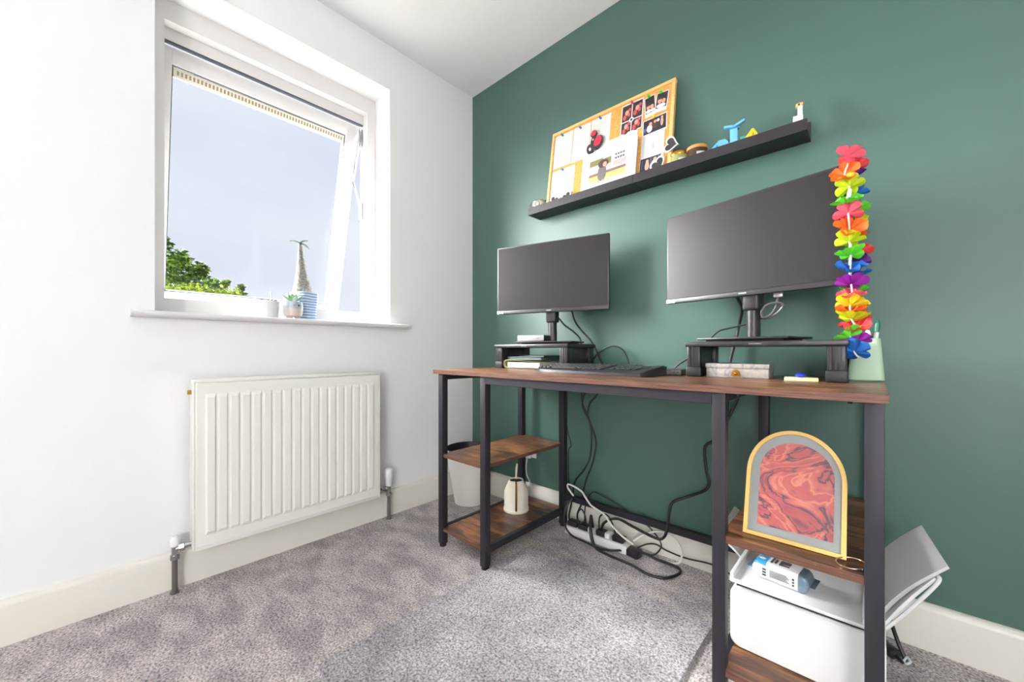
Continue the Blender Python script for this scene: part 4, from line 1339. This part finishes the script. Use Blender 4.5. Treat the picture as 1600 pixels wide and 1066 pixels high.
for (a, b, c, d) in ((-.022, -.018, -.016, .016), (-.014, -.010, -.012, .010), (-.004, .018, -.004, .012), (-.004, .018, -.014, -.008)):
    wpr.add(box(a, b, c, d, .0430, .0462), 0)
for k in range(6):
    wpr.add(box(-.020, .022 - .003 * (k % 3), -.0306, -.028, .014 + .003 * k, .0152 + .003 * k), 1)
for k in range(3):
    wpr.add(box(-.036, -.028, -.0306, -.028, .012 + .007 * k, .016 + .007 * k), 0)
    wpr.add(box(.028, .032, -.0306, -.028, .012 + .007 * k, .016 + .007 * k), 0)
obj('print', wpr, [INKD, mat('grey_ink', (150, 150, 156), .6)], wp)
obj('oval_badge', MB(tf(prism(ell(0, 0, .008, .005, 16), 0, .001), T(-.041, -.008, .0452) @ RX(R(90)))), mat('wipes_white', (238, 239, 242), .3), wp)

# ------------------------------------------------------------------ sockets, power strip and cables
sk = thing('wall_socket', 'white double socket with a plug on the green wall behind the shelves', 'socket', (.485, -.0, .305))
obj('face_plate', MB(rbox(.44, .520, -.010, -.0002, .272, .346, .003)), WPLA, sk, True)
obj('plug', MB(rbox(.452, .496, -.034, -.0095, .270, .310, .006)), WPLA, sk, True)
def cable(label, pts, r, m=RUB, n=8):
    o = obj('cable', MB(tube(pts, r, n, 8)), m)
    return tag(o, label, 'cable')
cable('white lead dropping from the wall socket plug behind the shelf', [(.476, -.030, .276), (.470, -.032, .22), (.478, -.034, .18), (.500, -.036, .145), (.520, -.040, .05), (.56, -.045, .006)], .0036, WCAB)
cable('grey black cable falling from the window side monitor', [(.790, -.125, 1.075), (.808, -.100, 1.040), (.812, -.080, .994), (.828, -.050, .949), (.876, -.030, .888), (.920, -.030, .808), (.934, -.030, .779), (.940, -.030, .70), (.90, -.030, .64), (.864, -.03, .60), (.852, -.030, .55)], .0042)
cable('short black lead curving from the window side monitor post', [(.737, -.115, 1.015), (.762, -.090, .971), (.812, -.090, .939), (.846, -.086, .905), (.850, -.075, .86), (.85, -.03, .80), (.85, -.03, .70)], .004)
cable('black cable arching against the green wall between the risers', [(.806, -.030, .658), (.845, -.030, .737), (.887, -.030, .813), (.920, -.030, .843), (.976, -.030, .869), (1.029, -.030, .855), (1.059, -.030, .802), (1.066, -.030, .735), (1.05, -.03, .70)], .0036)
cable('black cable bowing left from the right monitor', [(1.488, -.120, 1.06), (1.498, -.100, 1.032), (1.507, -.075, .998), (1.490, -.034, .949), (1.477, -.030, .891), (1.458, -.030, .807), (1.448, -.030, .727), (1.449, -.030, .679), (1.45, -.03, .60)], .0052)
cable('black cable sweeping left from the right monitor post', [(1.545, -.125, .945), (1.530, -.090, .942), (1.456, -.034, .932), (1.418, -.030, .921), (1.382, -.030, .886), (1.309, -.030, .819), (1.272, -.030, .793), (1.221, -.030, .739), (1.18, -.03, .70)], .0034)
cable('looped black video lead with silver plug beside the monitor post', [(1.626, -.165, 1.022), (1.619, -.160, .986), (1.604, -.160, .962), (1.586, -.162, .956), (1.582, -.166, .972), (1.592, -.168, .990), (1.612, -.168, .999), (1.634, -.166, .997), (1.637, -.162, .984), (1.618, -.158, .964), (1.592, -.154, .953), (1.572, -.140, .955)], .0038, mat('grey_lead', (92, 88, 92), .35))
vp = thing('video_plug', 'silver video plug entering the underside of the right monitor', 'plug', (1.627, -.168, 1.018))
obj('shell', MB(rbox(-.012, .012, -.006, .006, -.002, .016, .002)), mat('plug_silver', (196, 194, 196), .3, metal=.5), vp)
cable('pair cable hanging under the desk beside the left shelf unit', [(.826, -.030, .752), (.820, -.030, .690), (.824, -.030, .599), (.859, -.030, .526), (.873, -.030, .453), (.866, -.030, .347), (.831, -.030, .279), (.782, -.030, .216), (.770, -.032, .150), (.780, -.06, .11), (.795, -.10, .07), (.815, -.11, .052)], .0042)
cable('black cable crossing over its pair under the desk', [(.868, -.030, .752), (.850, -.032, .680), (.826, -.034, .592), (.866, -.032, .512), (.897, -.030, .427), (.883, -.030, .335), (.845, -.030, .238), (.828, -.030, .175), (.822, -.034, .12), (.835, -.09, .09), (.850, -.105, .058)], .0042)
cable('thin black lead against the wall behind the left shelf leg', [(.712, -.028, .73), (.716, -.028, .60), (.735, -.028, .464), (.758, -.028, .389), (.743, -.028, .355), (.743, -.028, .245), (.748, -.03, .160), (.775, -.09, .08)], .0024)
cable('thick black cable bending down beside the right shelf unit', [(1.500, -.030, .72), (1.456, -.030, .610), (1.418, -.030, .524), (1.380, -.030, .493), (1.370, -.030, .465), (1.377, -.030, .393), (1.386, -.030, .346), (1.371, -.040, .316), (1.321, -.096, .293), (1.278, -.102, .265), (1.264, -.102, .224), (1.254, -.102, .146), (1.234, -.102, .110), (1.198, -.102, .106), (1.116, -.104, .122), (1.044, -.104, .134), (.985, -.104, .10), (.965, -.10, .056)], .0056)
cable('white cable slung from the desk leg over the power strip', [(.800, -.060, .15), (.782, -.090, .200), (.805, -.110, .226), (.868, -.112, .212), (.892, -.112, .189), (.925, -.114, .160), (.989, -.118, .141), (1.029, -.122, .106), (1.080, -.120, .074), (1.120, -.110, .052)], .0042, WCAB)
cable('white cable looping on the carpet by the adapter', [(1.120, -.085, .028), (1.160, -.070, .007), (1.215, -.070, .006), (1.258, -.062, .006), (1.284, -.045, .014), (1.287, -.036, .050), (1.272, -.034, .085), (1.235, -.036, .108), (1.18, -.040, .100), (1.13, -.05, .07), (1.10, -.07, .045)], .0042, WCAB)
cable('black cable in a wide loop on the carpet', [(.925, -.100, .055), (.930, -.125, .120), (.945, -.150, .070), (.975, -.165, .012), (1.040, -.175, .006), (1.143, -.180, .006), (1.224, -.198, .006), (1.278, -.178, .006), (1.304, -.120, .006), (1.297, -.082, .006), (1.265, -.075, .008), (1.210, -.078, .010), (1.165, -.085, .018), (1.130, -.09, .022)], .0052)
cable('second black cable running from power strip to adapter', [(.905, -.100, .055), (.925, -.120, .118), (.938, -.148, .06), (.965, -.158, .008), (1.01, -.150, .007), (1.06, -.125, .012), (1.085, -.105, .018)], .0046)
cable('black lead sagging in front of the power strip', [(.800, -.062, .16), (.776, -.100, .100), (.790, -.125, .04), (.830, -.135, .008), (.905, -.145, .006), (.985, -.150, .006), (1.05, -.13, .010), (1.090, -.10, .018)], .0042)
cable('thin black lead along the baseboard to the right shelf unit', [(1.120, -.075, .026), (1.150, -.045, .040), (1.185, -.034, .046), (1.223, -.030, .034), (1.299, -.030, .030), (1.401, -.030, .040), (1.50, -.035, .02)], .0030)
cable('thin wire rising from the strip along the back rail', [(.880, -.10, .055), (.86, -.06, .130), (.880, -.036, .186), (.927, -.030, .184), (1.023, -.030, .158), (1.112, -.030, .128), (1.168, -.030, .095), (1.205, -.034, .050), (1.18, -.05, .008), (1.13, -.075, .016)], .0030)
cable('small black lead arching between plugs on the strip', [(.842, -.100, .055), (.846, -.104, .10), (.866, -.104, .125), (.886, -.104, .10), (.888, -.100, .055)], .0034)
cable('black lead arching over the far end of the strip', [(.955, -.100, .055), (.960, -.104, .115), (.985, -.100, .135), (1.010, -.095, .115), (1.03, -.09, .06), (1.040, -.088, .056)], .0034)

strip = thing('power_strip', 'white extension power strip full of plugs under the desk', 'power strip', (.94, -.095, .0), R(1))
obj('body', MB(rbox(-.150, .155, -.028, .028, .0005, .036, .004)), WPLA, strip)
for k, (x, m) in enumerate(((-.118, BLKP), (-.062, BLKP), (-.022, WPLA), (.030, BLKP), (.058, WPLA), (.108, BLKP))):
    wdt = .026 if m is BLKP else .014
    obj('plug', MB(rbox(x - wdt, x + wdt, -.020, .020, .0355, .060, .006)), m, strip)
ad = thing('power_adapter', 'black power adapter block lying past the end of the strip', 'adapter', (1.112, -.10, .0005), R(-8))
obj('block', MB(rbox(-.040, .034, -.022, .022, 0, .030, .005)), BLKP, ad)
obj('grommet', MB(cyl((-.038, 0, .014), (-.052, 0, .014), .007, .004)), RUB, ad)
cable('black power lead dropping behind the printer paper tray', [(1.860, -.110, .16), (1.874, -.102, .117), (1.882, -.100, .084), (1.895, -.104, .040), (1.906, -.112, .012), (1.908, -.120, .008)], .005)
pa = thing('power_adapter', 'black inline adapter on the carpet behind the right desk leg', 'adapter', (1.872, -.100, .0005), R(-52))
obj('block', MB(rbox(-.035, .032, -.014, .014, 0, .026, .008)), BLKP, pa)
obj('grommet', MB(cyl((.030, 0, .012), (.050, 0, .008), .005, .004)), RUB, pa)
ct = tag(obj('cable_tie', MB(tube([(1.905, -.125, .006), (1.912, -.118, .016), (1.918, -.126, .012), (1.910, -.134, .006), (1.905, -.125, .006)], .0028, 6, 6)), mat('clear_tie', (206, 216, 218), .3)), 'clear plastic tie on the power lead by the baseboard', 'cable tie')

# ------------------------------------------------------------------ made-up fill light: glowing globe on a stand, unseen behind the viewer
lp = thing('fill_globe', 'unseen glowing globe added behind the viewer as fill light', 'lamp', (2.72, -3.30, 0.0005))
obj('globe', MB(ball((0, 0, 1.15), .28, 32, 18)), glow_mat('fill_globe_glow', (1.0, 0.985, 0.965), FILL_GLOW), lp)
obj('pole', MB(cyl((0, 0, .02), (0, 0, .875), .010)), BLKP, lp)
obj('base', MB(lathe([(.13, 0), (.13, .016), (.02, .024)], 28)), BLKP, lp)
